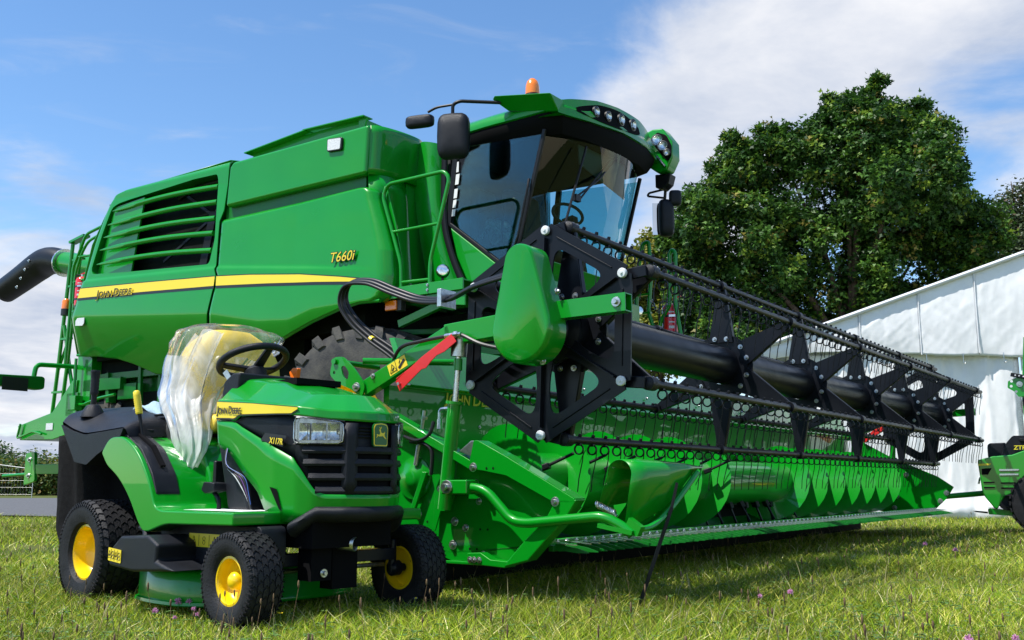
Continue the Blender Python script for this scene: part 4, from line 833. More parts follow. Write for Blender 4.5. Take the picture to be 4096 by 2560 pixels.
sub_of(mr2, 'mirror_bracket', prism([(-1.88, 3.70), (-1.70, 3.68), (-1.73, 3.58), (-1.80, 3.53), (-1.88, 3.56)], 'xz', 4.93, 5.06), 'black_satin', bevel=.01)
sub_of(mr2, 'mirror_shell', mirror_shell((-1.84, 5.06, 3.25), .16, .40, .09, .9), 'black_plastic', smooth=60); sub_of(mr2, 'mirror_shell', mirror_shell((-1.74, 5.10, 3.46), .13, .17, .05, .6), 'black_plastic', smooth=60)
sub_of(mr2, 'mirror_glass', bar((-1.915, 5.03, 3.08), (-1.915, 5.03, 3.42), .012, .10, up=(1, .8, 0)), 'mirror')
# wiper
wp = obj('wiper', join(tube([(-1.86, 4.20, 3.74), (-1.80, 3.62, 3.02 + .27), (-1.78, 3.20, 3.03)], .009, 6), tube([(-1.86, 4.08, 3.70), (-1.77, 3.24, 3.01)], .009, 6), bar((-1.80, 3.02, 2.70), (-1.74, 3.32, 3.52), .02, .012), box(-1.80, -1.76, 3.17, 3.25, 2.99, 3.05)), 'black_satin', cm)
# interior
seat = obj('driver_seat', join(box(-2.85, -2.40, 3.62, 4.16, 2.66, 2.78), prism([(-2.90, 2.70), (-2.72, 2.70), (-2.80, 3.40), (-2.92, 3.40)], 'xz', 3.62, 4.16)), 'cab_interior', cm, bevel=.05, seg=3)
sub_of(seat, 'seat_base', box(-2.8, -2.5, 3.7, 4.08, 2.3, 2.66), 'cab_interior')
obj('instructor_seat', join(box(-2.85, -2.55, 3.15, 3.45, 2.6, 2.72), box(-2.95, -2.83, 3.15, 3.45, 2.6, 3.3)), 'cab_interior', cm, bevel=.04)
obj('steering_column', join(bar((-2.12, 3.84, 2.35), (-2.25, 3.84, 3.05), .10, .12), tube([(-2.27 + .05 * math.cos(a), 3.84 + .19 * math.cos(a), 3.09 + .10 * math.sin(a)) for a in np.linspace(0, 6.283, 25)[:-1]], .016, 7, closed=True)), 'cab_interior', cm)
obj('cab_rear_wall', join(box(-3.10, -3.07, 3.02, 4.76, 2.2, 2.62), box(-3.10, -3.07, 3.02, 3.25, 2.6, 3.66)), 'cab_interior', cm)
obj('sun_blind', prism([(3.42, 3.68), (4.30, 3.66), (4.28, 3.28), (3.45, 3.42)], 'yz', -1.90, -1.89), 'cab_grey', cm, smooth=0)
obj('seat_cover', grid(np.array([[[-2.9 + .5 * s, 3.1 + .35 * t + .05 * math.sin(9 * s + 5 * t), 2.55 + .45 * (1 - abs(s - .4)) * (1 - .6 * abs(t - .5)) + .04 * math.sin(14 * s) * math.cos(11 * t)] for s in np.linspace(0, 1, 20)] for t in np.linspace(0, 1, 16)])), 'plastic_film', cm, smooth=180)
# far side steps and rails (seen through the reel)
fl = obj('access_ladder', join(tube(fillet([(-2.30, 5.2, 1.9), (-2.25, 5.2, 2.75), (-2.18, 5.2, 3.06), (-2.11, 5.2, 3.07), (-2.09, 5.2, 2.7), (-2.13, 5.2, 2.3), (-2.0, 5.2, 1.9)], .05, 4), .022, 8), tube(fillet([(-2.03, 5.2, 1.95), (-1.99, 5.2, 2.20), (-1.88, 5.2, 2.36), (-1.87, 5.2, 2.9), (-1.84, 5.2, 2.95), (-1.80, 5.2, 2.9), (-1.82, 5.2, 2.4), (-1.76, 5.2, 2.0)], .04, 4), .022, 8), *[bar((-2.26, 5.2, z), (-2.10, 5.2, z), .05, .02) for z in (2.1, 2.3, 2.5)]), 'green', cm, smooth=60)
wl3 = obj('work_lamp', lathe([(.0, .05), (.05, .045), (.062, .0), (.05, -.05), (0, -.06)], (-2.24, 5.15, 2.32), (.75, -.65, 0), 20), 'decal_black', cm, label='round work lamp on the far ladder')
sub_of(wl3, 'lamp_lens', lathe([(0, .058), (.045, .052), (.052, .045)], (-2.24, 5.15, 2.32), (.75, -.65, 0), 20), 'lamp_reflector')
obj('safety_chain', join(*[tube([(-2.08 + .22 * t + .012 * math.cos(a), 5.18 + .004 * (i % 2), 2.42 - .22 * 4 * t * (1 - t) * .6 + .02 * math.sin(a)) for a in np.linspace(0, 6.283, 9)[:-1]], .004, 5, closed=True) for i, t in enumerate(np.linspace(0, 1, 12))]), 'steel', cm, kind='stuff')

def extinguisher(label, loc, rz, h, r, tilt=0):
    t = thing('fire_extinguisher', label, 'extinguisher', loc, rz)
    c = obj('cylinder', lathe([(0, 0), (r, .0), (r, h * .82), (r * .85, h * .88), (r * .4, h * .93), (0, h * .93)], (0, 0, 0), (0, 0, 1), 24), 'red_can', t)
    obj('base_ring', lathe([(r * 1.02, 0), (r * 1.03, h * .06), (r, h * .065)], (0, 0, 0), (0, 0, 1), 24), 'decal_black', t)
    obj('valve', join(cyl((0, 0, h * .92), (0, 0, h * 1.0), r * .25), ), 'zinc', t); obj('handle', bar((-.02, 0, h * 1.0), (r * 1.5, 0, h * 1.10), .02, .014), 'red', t)
    obj('strap', lathe([(r * 1.03, h * .60), (r * 1.03, h * .65)], (0, 0, 0), (0, 0, 1), 24), 'decal_black', t); obj('strap', lathe([(r * 1.03, h * .22), (r * 1.03, h * .27)], (0, 0, 0), (0, 0, 1), 24), 'decal_black', t)
    obj('buckle', box(.0, r * .8, -r * 1.12, -r * .75, h * .60, h * .65), 'steel', t)
    for z0, z1 in ((.34, .40), (.47, .50), (.70, .73)): obj('paper_label', (lambda a: ([(r * 1.015 * math.cos(q), r * 1.015 * math.sin(q), z) for z in (h * z0, h * z1) for q in a], [(i, i + 1, len(a) + i + 1, len(a) + i) for i in range(len(a) - 1)]))(np.linspace(-1.6, -.9, 8)), 'decal_white', t)
    obj('hose', tube(smoothpath([(-.01, 0, h * .98), (-r * 1.1, -.01, h * .97), (-r * 1.35, -.01, h * .75), (-r * 1.3, 0, h * .2)], 6), .010, 7), 'hose', t)
    return t
def world_of(x, y, z): return (CO[0] + x * math.cos(TH) + y * math.sin(TH), CO[1] - x * math.sin(TH) + y * math.cos(TH), CO[2] + z)
extinguisher('red fire extinguisher strapped to the far ladder, seen above the reel drum', world_of(-1.92, 5.28, 1.96), -.3, .46, .082)
extinguisher('red fire extinguisher half hidden at the rear edge of the harvester', world_of(-8.56, 2.64, 2.64), -.3, .42, .075)

# ================================================================ CUTTING HEADER WITH REEL
hd = thing('grain_header', 'wide green grain header with black six bar reel and auger', 'header', CO, -TH, base=(-.5, 3.89, -.03))
RX, RZ, RR = 0.0, 1.27, .53            # plate centre
TX = .085                              # tine bars sit ahead of the plates
HY0, HY1 = -.10, 7.90                  # near and far end of the header
PH = R(-2.0)
def hexpt(k, r=RR, cx=RX): a = R(90 - 60 * k) + PH; return (cx + r * math.cos(a), RZ + r * math.sin(a))
# back wall, sloped top sheet, trough
obj('back_wall', prism([(-.98, .36), (-.94, .36), (-.94, 1.05), (-.98, 1.05)], 'xz', HY0, HY1), 'green', hd, smooth=0)
obj('top_sheet', prism([(-.94, 1.045), (-.90, 1.06), (-1.02, 1.33), (-1.06, 1.33)], 'xz', .02, HY1 - .05), 'green_sheet', hd, bevel=.004)
obj('sheet_flange', box(-.937, -.925, .02, HY1 - .05, 1.043, 1.06), 'green', hd, bevel=.003)
tr_ = [(-.94, .55), (-.935, .40), (-.86, .27), (-.72, .20), (-.55, .19), (-.30, .205), (-.10, .225), (-.02, .235)]
P_ = smoothpath([(x, 0, z) for x, z in tr_], 4)
obj('trough', grid(np.array([[(p.x, y, p.z) for p in P_] for y in (HY0, HY1)])), 'green_dark', hd, smooth=180, solid=.01)
obj('added_dark_beam', box(-1.02, -.82, .06, HY1 - .06, .0, .34), 'under_shade', hd, bevel=.01)  # beam added to block the view under the header and darken it
obj('trough_lip', prism([(-.125, .228), (-.12, .245), (-.015, .262), (.0, .258), (.0, .225), (-.02, .225)], 'xz', .0, HY1 - .02), 'green', hd, bevel=.003)
for k in range(16): bolt(hd, (-.94, .5 + k * .47, 1.16 + .02), .9, (0, 0, R(90)))
for k in range(14): bolt(hd, (-.938, .7 + k * .5, .86), .7, (0, 0, R(90)))
brand(hd, 'decal_yellow', (-.935, .37, .985), (0, 1, 0), .078, 1.1, .1, .0015)
wd = obj('warning_label', box(-.938, -.935, 4.15, 4.42, .99, 1.11), 'decal_yellow', hd)
# auger: tube with helical flights towards the middle
au = obj('auger', tube([(-.60, .02, .535), (-.60, HY1 - .12, .535)], .17, 28), 'green', hd, smooth=60)
def flight(y0, y1, hand, pitch=.50):
    turns = abs(y1 - y0) / pitch; n_ = int(turns * 28); V, F_ = [], []
    for i in range(n_ + 1):
        t = i / n_; a = hand * 2 * math.pi * turns * t + 2.2; y = y0 + (y1 - y0) * t
        for r in (.16, .325): V.append((-.60 + r * math.cos(a), y, .535 + r * math.sin(a)))
    return V, [(2 * i, 2 * i + 1, 2 * i + 3, 2 * i + 2) for i in range(n_)]
sub_of(au, 'auger_flight', flight(.05, 2.95, 1), 'green', smooth=180); sub_of(au, 'auger_flight', flight(7.75, 4.25, -1), 'green', smooth=180)
for k in range(18):                    # retracting fingers
    y = (.62 + k * .36) if k < 7 else 2.95 + (k - 7) * .18
    a = (.35 if k < 7 else -1.5 + (k % 3) * .12); c_, s_ = math.cos(a), math.sin(a)
    f_ = sub_of(au, 'auger_finger', cyl((-.60 + .19 * c_, y, .55 + .19 * s_), (-.60 + .36 * c_, y + .06, .55 + .36 * s_ + .02), .009, n=8), 'black_paint')
    sub_of(au, 'finger_guide', bar((-.60 + .17 * c_, y - .01, .55 + .17 * s_), (-.60 + .225 * c_, y + .01, .55 + .225 * s_), .07, .035), 'black_plastic', bevel=.008)
# knife guards along the cutter bar
cb = obj('cutter_bar', box(.0, .028, .02, HY1 - .05, .205, .232), 'green_dark', hd, bevel=.003)  # darker green on bar and guards paints the shade between them
def guard():
    V = []; secs = [(0.0, .021, .012), (.03, .021, .017), (.055, .011, .012), (.12, .0085, .011), (.185, .001, .002)]
    for x, w, h in secs: V += [(x, -w, -h), (x, w, -h), (x, w * .6, h), (x, -w * .6, h)]
    F_ = [(i * 4 + k, i * 4 + (k + 1) % 4, (i + 1) * 4 + (k + 1) % 4, (i + 1) * 4 + k) for i in range(4) for k in range(4)]
    return V, F_ + [(0, 1, 2, 3), (16, 17, 18, 19)]
ng = 102; g0 = None; k0 = None
for i in range(ng):
    y = .06 + i * .0865
    if y > HY1 - .08: break
    if g0 is None:
        g0 = obj('knife_guard', guard(), 'green_dark', hd, loc=(.02, y, .226), rot=(0, R(7), 0)); k0 = obj('knife_section', prism([(0, -.030), (.10, -.008), (.10, .008), (0, .030)], 'xy', 0, .004), 'steel', hd, loc=(.035, y, .243), rot=(0, R(5), 0)); b0 = bolt(hd, (.025, y, .250), .85, (R(-90), 0, 0))
    else: dup(g0, hd, (.02, y, .226)); dup(k0, hd, (.035, y + .043, .243)); dup(b0, hd, (.025, y, .250))
# ---------------------------------------------------------------- near end panel
ep = obj('end_panel', prism([(-1.05, .98), (-.83, .87), (-.54, .745), (-.33, .635), (-.1, .55), (.24, .44), (.26, .42), (.03, .20), (-.10, .155), (-.50, .15), (-.85, .25), (-1.0, .5)], 'xz', HY0, HY0 + .008), 'green', hd, smooth=0, label='near end panel of the header')
rl_ = obj('panel_rail', join(bar((-1.10, HY0 - .035, 1.005), (-.32, HY0 - .035, .63), .075, .008), bar((-1.10, HY0 - .072, .985), (-.32, HY0 - .072, .612), .006, .04)), 'green', hd, bevel=.002)
sub_of(rl_, 'rail_cover', prism([(-.335, .60), (-.30, .735), (-.275, .735), (-.105, .655), (.275, .46), (.28, .445), (.17, .44), (-.105, .565), (-.25, .59)], 'xz', HY0 - .085, HY0 - .078), 'green', bevel=.002)
sub_of(rl_, 'rail_cover_top', join(bar((-.30, HY0 - .04, .733), (-.275, HY0 - .04, .733), .085, .006), bar((-.277, HY0 - .04, .733), (-.108, HY0 - .04, .655), .085, .006), bar((-.108, HY0 - .04, .655), (.28, HY0 - .04, .458), .085, .006)), 'green')
sub_of(rl_, 'rubber_wedge', prism([(-.40, .685), (-.325, .735), (-.27, .735), (-.29, .70), (-.32, .655)], 'xz', HY0 - .075, HY0 - .005), 'zinc', bevel=.004)
fmb = obj('divider_skid', join(prism([(.175, .455), (.29, .455), (.215, .355), (.12, .27), (.02, .175), (-.115, .14), (-.10, .165), (-.02, .245), (.03, .29), (.115, .36)], 'xz', HY0 - .085, HY0 - .005)), 'green', hd, bevel=.006)
obj('skid_shoe', join(prism([(-.34, .145), (-.34, .195), (-.26, .20), (-.20, .17), (-.10, .165), (-.115, .135)], 'xz', HY0 - .08, HY0 - .02), box(-.52, -.12, HY0 - .03, HY0 + .02, .135, .150)), 'green', hd, bevel=.004)
for x, z, s in ((-.77, .59, 1.7), (-.73, .52, 1.7), (-.72, .37, 1.5), (-.56, .50, 1.2), (-.48, .34, 1.5), (-.41, .31, 1.3), (-.49, .225, 1.6), (-.35, .53, 1.2), (-.33, .44, 1.2), (-.30, .19, .9)): bolt(hd, (x, HY0, z), s)
for x, z in ((-.30, .605), (.175, .445)): bolt(hd, (x, HY0 - .086, z), 1.5)
for x in (-.32, -.295, -.265): bolt(hd, (x, HY0 - .082, .165), 1.0)
for x, z in ((-.32, .305), (-.275, .305), (-.385, .21), (-.34, .21), (-.22, .60), (-.18, .60), (-.66, .335)): obj('panel_hole', lathe([(0, .0), (.006, .0)], (x, HY0 - (.0865 if z > .59 else .0015), z), (0, -1, 0), 10), 'dark_void', hd)
# lift cylinder with hose
cy = obj('lift_cylinder', join(cyl((-.50, HY0 - .06, .40), (-.44, HY0 - .06, .925), .036, n=20), cyl((-.44, HY0 - .06, .92), (-.438, HY0 - .06, .935), .048, n=20)), 'green', hd, smooth=60)
sub_of(cy, 'piston_rod', cyl((-.438, HY0 - .06, .93), (-.418, HY0 - .06, 1.17), .014, n=14), 'steel'); sub_of(cy, 'rod_collar', cyl((-.42, HY0 - .06, 1.09), (-.418, HY0 - .06, 1.15), .020, n=14), 'green'); sub_of(cy, 'rod_head', cyl((-.418, HY0 - .06, 1.16), (-.41, HY0 - .06, 1.26), .042, n=18), 'zinc')
sub_of(cy, 'hydraulic_fitting', join(tube(fillet([(-.475, HY0 - .06, .90), (-.535, HY0 - .06, .90), (-.535, HY0 - .06, .80)], .02, 3), .011, 8), cyl((-.535, HY0 - .06, .85), (-.535, HY0 - .06, .80), .015, n=8)), 'steel')
obj('cylinder_bracket', prism([(-.59, .49), (-.56, .55), (-.47, .54), (-.43, .56), (-.49, .39), (-.55, .39), (-.585, .29), (-.60, .30)], 'xz', HY0 - .030, HY0 - .022), 'green', hd, bevel=.002)
bolt(hd, (-.55, HY0 - .032, .50), 1.2); obj('panel_hole', lathe([(0, 0), (.011, 0)], (-.55, HY0 - .0325, .465), (0, -1, 0), 12), 'dark_void', hd)
obj('adjuster_rod', join(cyl((-.70, HY0 - .03, .70), (-.665, HY0 - .03, .90), .009, n=10), cyl((-.72, HY0 - .03, .62), (-.70, HY0 - .03, .72), .012, n=10), cyl((-.667, HY0 - .03, .855), (-.663, HY0 - .03, .87), .017, n=6)), 'zinc', hd)
obj('bearing_housing', lathe([(.11, .0), (.11, .012), (.07, .018), (.045, .04), (.02, .045), (0, .045)], (-.745, HY0, .555), (0, -1, 0), 24), 'green', hd)
obj('adjuster_bar', join(bar((-.735, HY0 - .03, .40), (-.66, HY0 - .03, .585), .02, .016), bar((-.722, HY0 - .03, .40), (-.645, HY0 - .03, .585), .02, .016)), 'green', hd, bevel=.003)
obj('panel_hose', tube(smoothpath([(-.78, HY0 - .05, .77), (-.68, HY0 - .07, .745), (-.60, HY0 - .07, .77), (-.575, HY0 - .06, .84)], 6), .010, 8), 'hose', hd)
obj('panel_hose', tube(smoothpath([(-.74, HY0 - .05, .74), (-.63, HY0 - .06, .725), (-.585, HY0 - .06, .68), (-.59, HY0 - .06, .57)], 6), .010, 8), 'hose', hd)
# bent tube of the crop divider
st = obj('divider_tube', tube(fillet([(-.42, HY0 - .10, .51), (-.22, HY0 - .10, .505), (-.06, HY0 - .10, .355), (.02, HY0 - .10, .345), (.42, HY0 - .08, .385), (.50, HY0 - .06, .345), (.55, HY0 - .05, .31)], .07, 6), .0235, 14), 'green', hd, smooth=60)
sub_of(st, 'tube_clamp', box(-.46, -.30, HY0 - .14, HY0 - .04, .475, .545), 'green', bevel=.008); bolt(hd, (-.42, HY0 - .14, .51), 2.3).parent = st
# folded sheet crop divider
DE, DP, DB = Vector((.37, .93, 0)).normalized(), Vector((.93, -.37, 0)).normalized(), Vector((.44, -.06, 0))
secs = []
for q, w, zt, zl, zr in ((0, .088, .635, .425, .345), (.10, .085, .637, .43, .36), (.24, .070, .632, .45, .41), (.38, .040, .622, .52, .50), (.52, .003, .605, .60, .60)):
    c = DB + DE * q
    arc = [tuple(c - DP * w * math.cos(a) + Vector((0, 0, zt - w * .75 + w * .75 * math.sin(a)))) for a in np.linspace(0, math.pi, 13)]
    secs.append([tuple(c - DP * w * 1.5 + Vector((0, 0, zl)) - DE * .02)] + arc + [tuple(c + DP * w * 1.05 + Vector((0, 0, zr)) - DE * .05)])
dv = obj('crop_divider', grid(np.array(secs)), 'green', hd, smooth=60, solid=.004)
sub_of(dv, 'divider_point', join(tube(smoothpath([(.42, -.16, .375), (.50, -.14, .345), (.55, -.10, .33), (.58, .0, .345), (.60, .16, .43), (.63, .36, .58)], 5), .014, 8), bar((.40, -.17, .345), (.56, -.15, .315), .06, .02), prism([(.50, .30), (.58, .30), (.60, .34), (.54, .38)], 'xz', -.16, -.12)), 'green')
sub_of(dv, 'spring', tube([(.36 + .10 * t, HY0 - .03 + .014 * math.cos(t * 75), .435 - .04 * t + .014 * math.sin(t * 75)) for t in np.linspace(0, 1, 100)], .0035, 6), 'steel')
obj('reel_sensor_rod', bar((.62, .10, .42), (.50, -.02, -.03), .008, .016), 'black_paint', hd); obj('sensor_rod_top', bar((.63, .14, .53), (.62, .10, .42), .006, .014), 'black_paint', hd)
# far end panel
fe = obj('end_panel', join(prism([(-.90, 1.15), (-.73, .98), (-.45, .82), (.04, .60), (.20, .485), (.12, .36), (-.07, .18), (-.30, .17), (-.9, .25)], 'xz', HY1, HY1 + .008)), 'green', hd, smooth=0, label='far end panel of the header')
for x, z in ((.12, .42), (.05, .33), (-.07, .215), (-.45, .25), (-.42, .38), (-.40, .50), (-.30, .62)): bolt(hd, (x, HY1, z), 2.0)
obj('divider_tube', tube(fillet([(.10, HY1 + .05, .38), (.5, HY1 + .06, .42), (.72, HY1 + .07, .44)], .05, 3), .03, 12), 'green', hd)
obj('spring_catch', join(tube(fillet([(.45, HY1 + .04, .52), (.47, HY1 + .04, .60), (.6, HY1 + .04, .56), (.66, HY1 + .04, .46)], .03, 3), .010, 7), tube([(.58 + .10 * t, HY1 + .04 + .016 * math.cos(t * 60), .56 - .03 * t + .016 * math.sin(t * 60)) for t in np.linspace(0, 1, 60)], .004, 5)), 'steel', hd)
# ---------------------------------------------------------------- reel
drum = obj('reel_drum', tube([(TX, .02, RZ + .01), (TX, 7.72, RZ + .01)], .118, 40), 'black_paint', hd, smooth=60)
def sector_plate(k, y0, y1):
    """one of the six plates of an end disc: between two hexagon corners, with a rounded window"""
    a, b = Vector(hexpt(k, RR * 1.02)), Vector(hexpt(k + 1, RR * 1.02)); c = Vector((RX, RZ)); m = (a + b) / 2; out = (m - c).normalized()
    tn = (b - a).normalized()
    A, B = a + tn * .018 + out * .018, b - tn * .018 + out * .018
    A2, B2 = a + tn * .006 - out * .03, b - tn * .006 - out * .03
    i0, i1 = c + (a - c).normalized() * .10 + tn * .004, c + (b - c).normalized() * .10 - tn * .004
    outer = [tuple(i0), tuple(A2), tuple(A), tuple(B), tuple(B2), tuple(i1)]
    w = [c + out * .125, c.lerp(a, .52) + tn * .036, c.lerp(a, .85) + tn * .060, c.lerp(b, .85) - tn * .060, c.lerp(b, .52) - tn * .036]
    win = roundpoly([tuple(q) for q in w], [.04, .08, .075, .075, .08], 7)
    return plate(outer, [win], 'xz', y0, y1)
for y in (0.0, 7.776):
    for k in range(6):
        sp_ = obj('disc_plate', sector_plate(k, y - .005, y + .005), 'black_paint', hd, smooth=0)
        a, b = Vector(hexpt(k, RR * .96)), Vector(hexpt(k + 1, RR * .96)); m = (a + b) / 2; e = (b - a) * .36
        sub_of(sp_, 'plate_rib', bar((m.x - e.x, y - .006, m.y - e.y), (m.x + e.x, y - .006, m.y + e.y), .012, .006, up=(0, 0, 1)), 'black_paint', bevel=.002)
        f = Vector((RX, RZ)); sub_of(sp_, 'plate_flange', bar((f.x + (a.x - f.x) * .25, y - .016, f.y + (a.y - f.y) * .25), (f.x + (a.x - f.x) * .93, y - .016, f.y + (a.y - f.y) * .93), .006, .03, up=(0, 1, 0)), 'black_paint')
        ca, cb_ = hexpt(k, RR * .965)
        if y < 1: obj('roller_cap', lathe([(0, .022), (.006, .022), (.008, .017), (.021, .016), (.024, .012), (.024, 0)], (ca, y - .012, cb_), (0, -1, 0), 20), 'decal_white', hd)
    obj('reel_hub', lathe([(.16, .03), (.16, 0), (.11, -.02), (.10, -.05), (.05, -.05)], (RX + .04, y, RZ), (0, 1, 0), 28), 'black_paint', hd)
# spiders on the drum: a hub disc and six tapered arms each
def arm_shape(k, y):
    a = R(90 - 60 * k) + PH; d = Vector((math.cos(a), 0, math.sin(a))); n_ = Vector((-math.sin(a), 0, math.cos(a))); c = Vector((TX, y, RZ))
    r0, r1, w0, w1, t = .16, RR - .015, .082, .023, .006; V = []
    for r, w in ((r0, w0), (r1, w1)):
        for s_ in (-1, 1):
            for q in (-t, t): V.append(tuple(c + d * r + n_ * w * s_ + Vector((0, q, 0))))
    F_ = [(0, 1, 3, 2), (4, 6, 7, 5), (0, 4, 5, 1), (2, 3, 7, 6), (0, 2, 6, 4), (1, 5, 7, 3)]
    fl = [bar(c + d * r0 + n_ * w0 * s_ + Vector((0, .02, 0)), c + d * r1 + n_ * w1 * s_ + Vector((0, .014, 0)), .005, .036, up=(0, 1, 0), h1=.024) for s_ in (-1, 1)]
    return join((V, F_), *fl)
SPY = (.10, 1.95, 3.40, 4.85, 6.30, 7.62)
for y in SPY:
    hubp = obj('spider_hub', lathe([(.11, -.008), (.215, -.008), (.215, .008), (.11, .008)], (TX, y, RZ), (0, 1, 0), 36), 'black_paint', hd, smooth=30)
    for k in range(6):
        sub_of(hubp, 'spider_arm', arm_shape(k, y - .016), 'black_paint', smooth=0)
        a = R(90 - 60 * k) + PH
        for da in (-.22, .22): bolt(hd, (TX + .185 * math.cos(a + da), y - .024, RZ + .185 * math.sin(a + da)), 1.1).parent = hubp
# tine bars
def tine():
    coil = [(.024 * math.cos(t), .012 * t / 12.6 - .006, -.045 + .024 * math.sin(t)) for t in np.linspace(math.pi / 2, math.pi / 2 + 4 * math.pi, 30)]
    leg = [(.024, .006, -.05), (.018, .006, -.10), (-.004, .006, -.19), (-.012, .006, -.255)]
    return join(tube(coil, .0038, 5), tube(leg, .0029, 5), box(-.012, .012, -.010, .010, -.028, .02))
t0 = None; NT = 60
for k in range(6):
    x, z = hexpt(k, RR, TX)
    br = obj('tine_bar', tube([(x, .07, z), (x, 7.86, z)], .0205, 14), 'black_paint', hd, smooth=60)
    sub_of(br, 'bar_cap', lathe([(0, -.02), (.02, -.02), (.032, -.012), (.034, .0), (.034, .03), (.021, .03)], (x, .065, z), (0, 1, 0), 20), 'black_plastic')
    px, pz = hexpt(k, RR * .965); sub_of(br, 'crank_arm', bar((px, .035, pz), (x, .035, z), .018, .055), 'black_paint', bevel=.004)
    for y in (.10, .14): bolt(hd, (x + .004, y, z + .022), .9, (R(-90), 0, 0)).parent = br
    for y in SPY: sub_of(br, 'bar_clamp', lathe([(.021, -.03), (.034, -.03), (.034, .03), (.021, .03)], (x, y - .016, z), (0, 1, 0), 14), 'black_paint')
    sh = []
    for i in range(NT):
        y = .20 + i * .1275
        if k == 5: sh.append(([(a + x, b_ + y, c + z) for a, b_, c in tine()[0]], tine()[1])); continue
        if t0 is None:
            t0 = obj('tine', tine(), 'black_paint', hd, loc=(x, y, z)); t0.parent = br; sb = obj('bar_stud', lathe([(0, .034), (.008, .033), (.010, .026), (.010, .018)], (0, 0, 0), (.35, 0, 1), 8), 'black_paint', hd, loc=(x, y, z)); sb.parent = br
        else: dup(t0, br, (x, y, z)).rotation_euler = (random.uniform(-.03, .03), random.uniform(-.05, .05), 0); dup(sb, br, (x, y, z))
    if sh: sub_of(br, 'tines', join(*sh), 'black_paint', kind='stuff')
for i in range(24): dup(sb, hd, (TX, .5 + i * .29, RZ + .098)).parent = drum
# reel arm on the near side: pivot plate, sloping box arm, square tube, red safety prop, gear cover
ra = obj('reel_arm', join(bar((-1.06, HY0 - .05, 1.03), (-.46, HY0 - .05, 1.29), .06, .085), bar((-.50, HY0 - .05, 1.275), (.10, HY0 - .05, 1.31), .06, .11)), 'green', hd, bevel=.006)
sub_of(ra, 'arm_gusset', prism([(-.70, 1.20), (-.62, 1.285), (-.45, 1.345), (-.16, 1.36), (-.16, 1.24), (-.46, 1.23)], 'xz', HY0 + .0, HY0 + .012), 'green')
sub_of(ra, 'square_tube', join(*[bar((.05, HY0 - .05 + dy, 1.335 + dz), (.555, HY0 - .05 + dy, 1.338 + dz), w_, h_) for dy, dz, w_, h_ in ((-.030, 0, .006, .085), (.030, 0, .006, .085), (0, .0395, .054, .006), (0, -.0395, .054, .006))]), 'green', bevel=.001)
bolt(hd, (.51, HY0 - .084, 1.34), 1.6).parent = ra
sub_of(ra, 'warning_label', (lambda p, q: ([p[0], p[1], p[2], p[3]], [(0, 1, 2, 3)]))([(-.86, HY0 - .0815, 1.085), (-.74, HY0 - .0815, 1.137), (-.765, HY0 - .0815, 1.195), (-.885, HY0 - .0815, 1.143)], 0), 'decal_yellow', smooth=0)
def tri_sign(cx, cz, s, y): return tube([(cx + s * math.cos(a), y, cz + s * math.sin(a)) for a in (R(113), R(233), R(353))], .0022, 4, closed=True)
sub_of(ra, 'warning_symbol', join(tri_sign(-.84, 1.122, .028, HY0 - .083), bar((-.845, HY0 - .083, 1.112), (-.838, HY0 - .083, 1.130), .002, .008), bar((-.81, HY0 - .083, 1.112), (-.835, HY0 - .083, 1.175), .002, .002), bar((-.80, HY0 - .083, 1.125), (-.765, HY0 - .083, 1.17), .002, .014), bar((-.795, HY0 - .083, 1.168), (-.80, HY0 - .083, 1.15), .002, .004)), 'decal_black')
sub_of(ra, 'pivot_plate', plate(roundpoly([(-1.30, 1.12), (-1.275, 1.215), (-1.20, 1.215), (-1.11, 1.14), (-1.03, 1.05), (-1.05, .98), (-1.13, 1.03), (-1.24, 1.07)], .025, 4), [roundpoly([(-1.215, 1.16), (-1.185, 1.165), (-1.15, 1.125), (-1.16, 1.08), (-1.195, 1.10)], .015, 3), [(-1.265 + .010 * math.cos(a), 1.13 + .010 * math.sin(a)) for a in np.linspace(0, 6.283, 9)[:-1]]], 'xz', HY0 - .095, HY0 - .085), 'green')
sub_of(ra, 'pivot_tube', join(cyl((-1.258, HY0 - .11, 1.19), (-1.258, HY0 + .25, 1.19), .016), cyl((-1.06, HY0 - .085, 1.18), (-.7, HY0 + .25, 1.18), .018)), 'green')
bolt(hd, (-1.09, HY0 - .096, 1.04), 1.7).parent = ra; bolt(hd, (-.985, HY0 - .082, 1.095), 1.0).parent = ra
rp = obj('safety_prop', join(prism([(-.405, 1.268), (-.375, 1.225), (-.45, 1.18), (-.50, 1.165), (-.54, 1.135), (-.57, 1.105), (-.60, 1.10), (-.745, .995), (-.775, 1.05), (-.60, 1.165)], 'xz', HY0 - .135, HY0 - .130), bar((-.39, HY0 - .105, 1.265), (-.775, HY0 - .105, 1.062), .055, .005)), 'red', hd, bevel=.002)
sub_of(rp, 'prop_pin', cyl((-.745, HY0 - .15, 1.035), (-.745, HY0 - .06, 1.035), .008, n=8), 'steel')
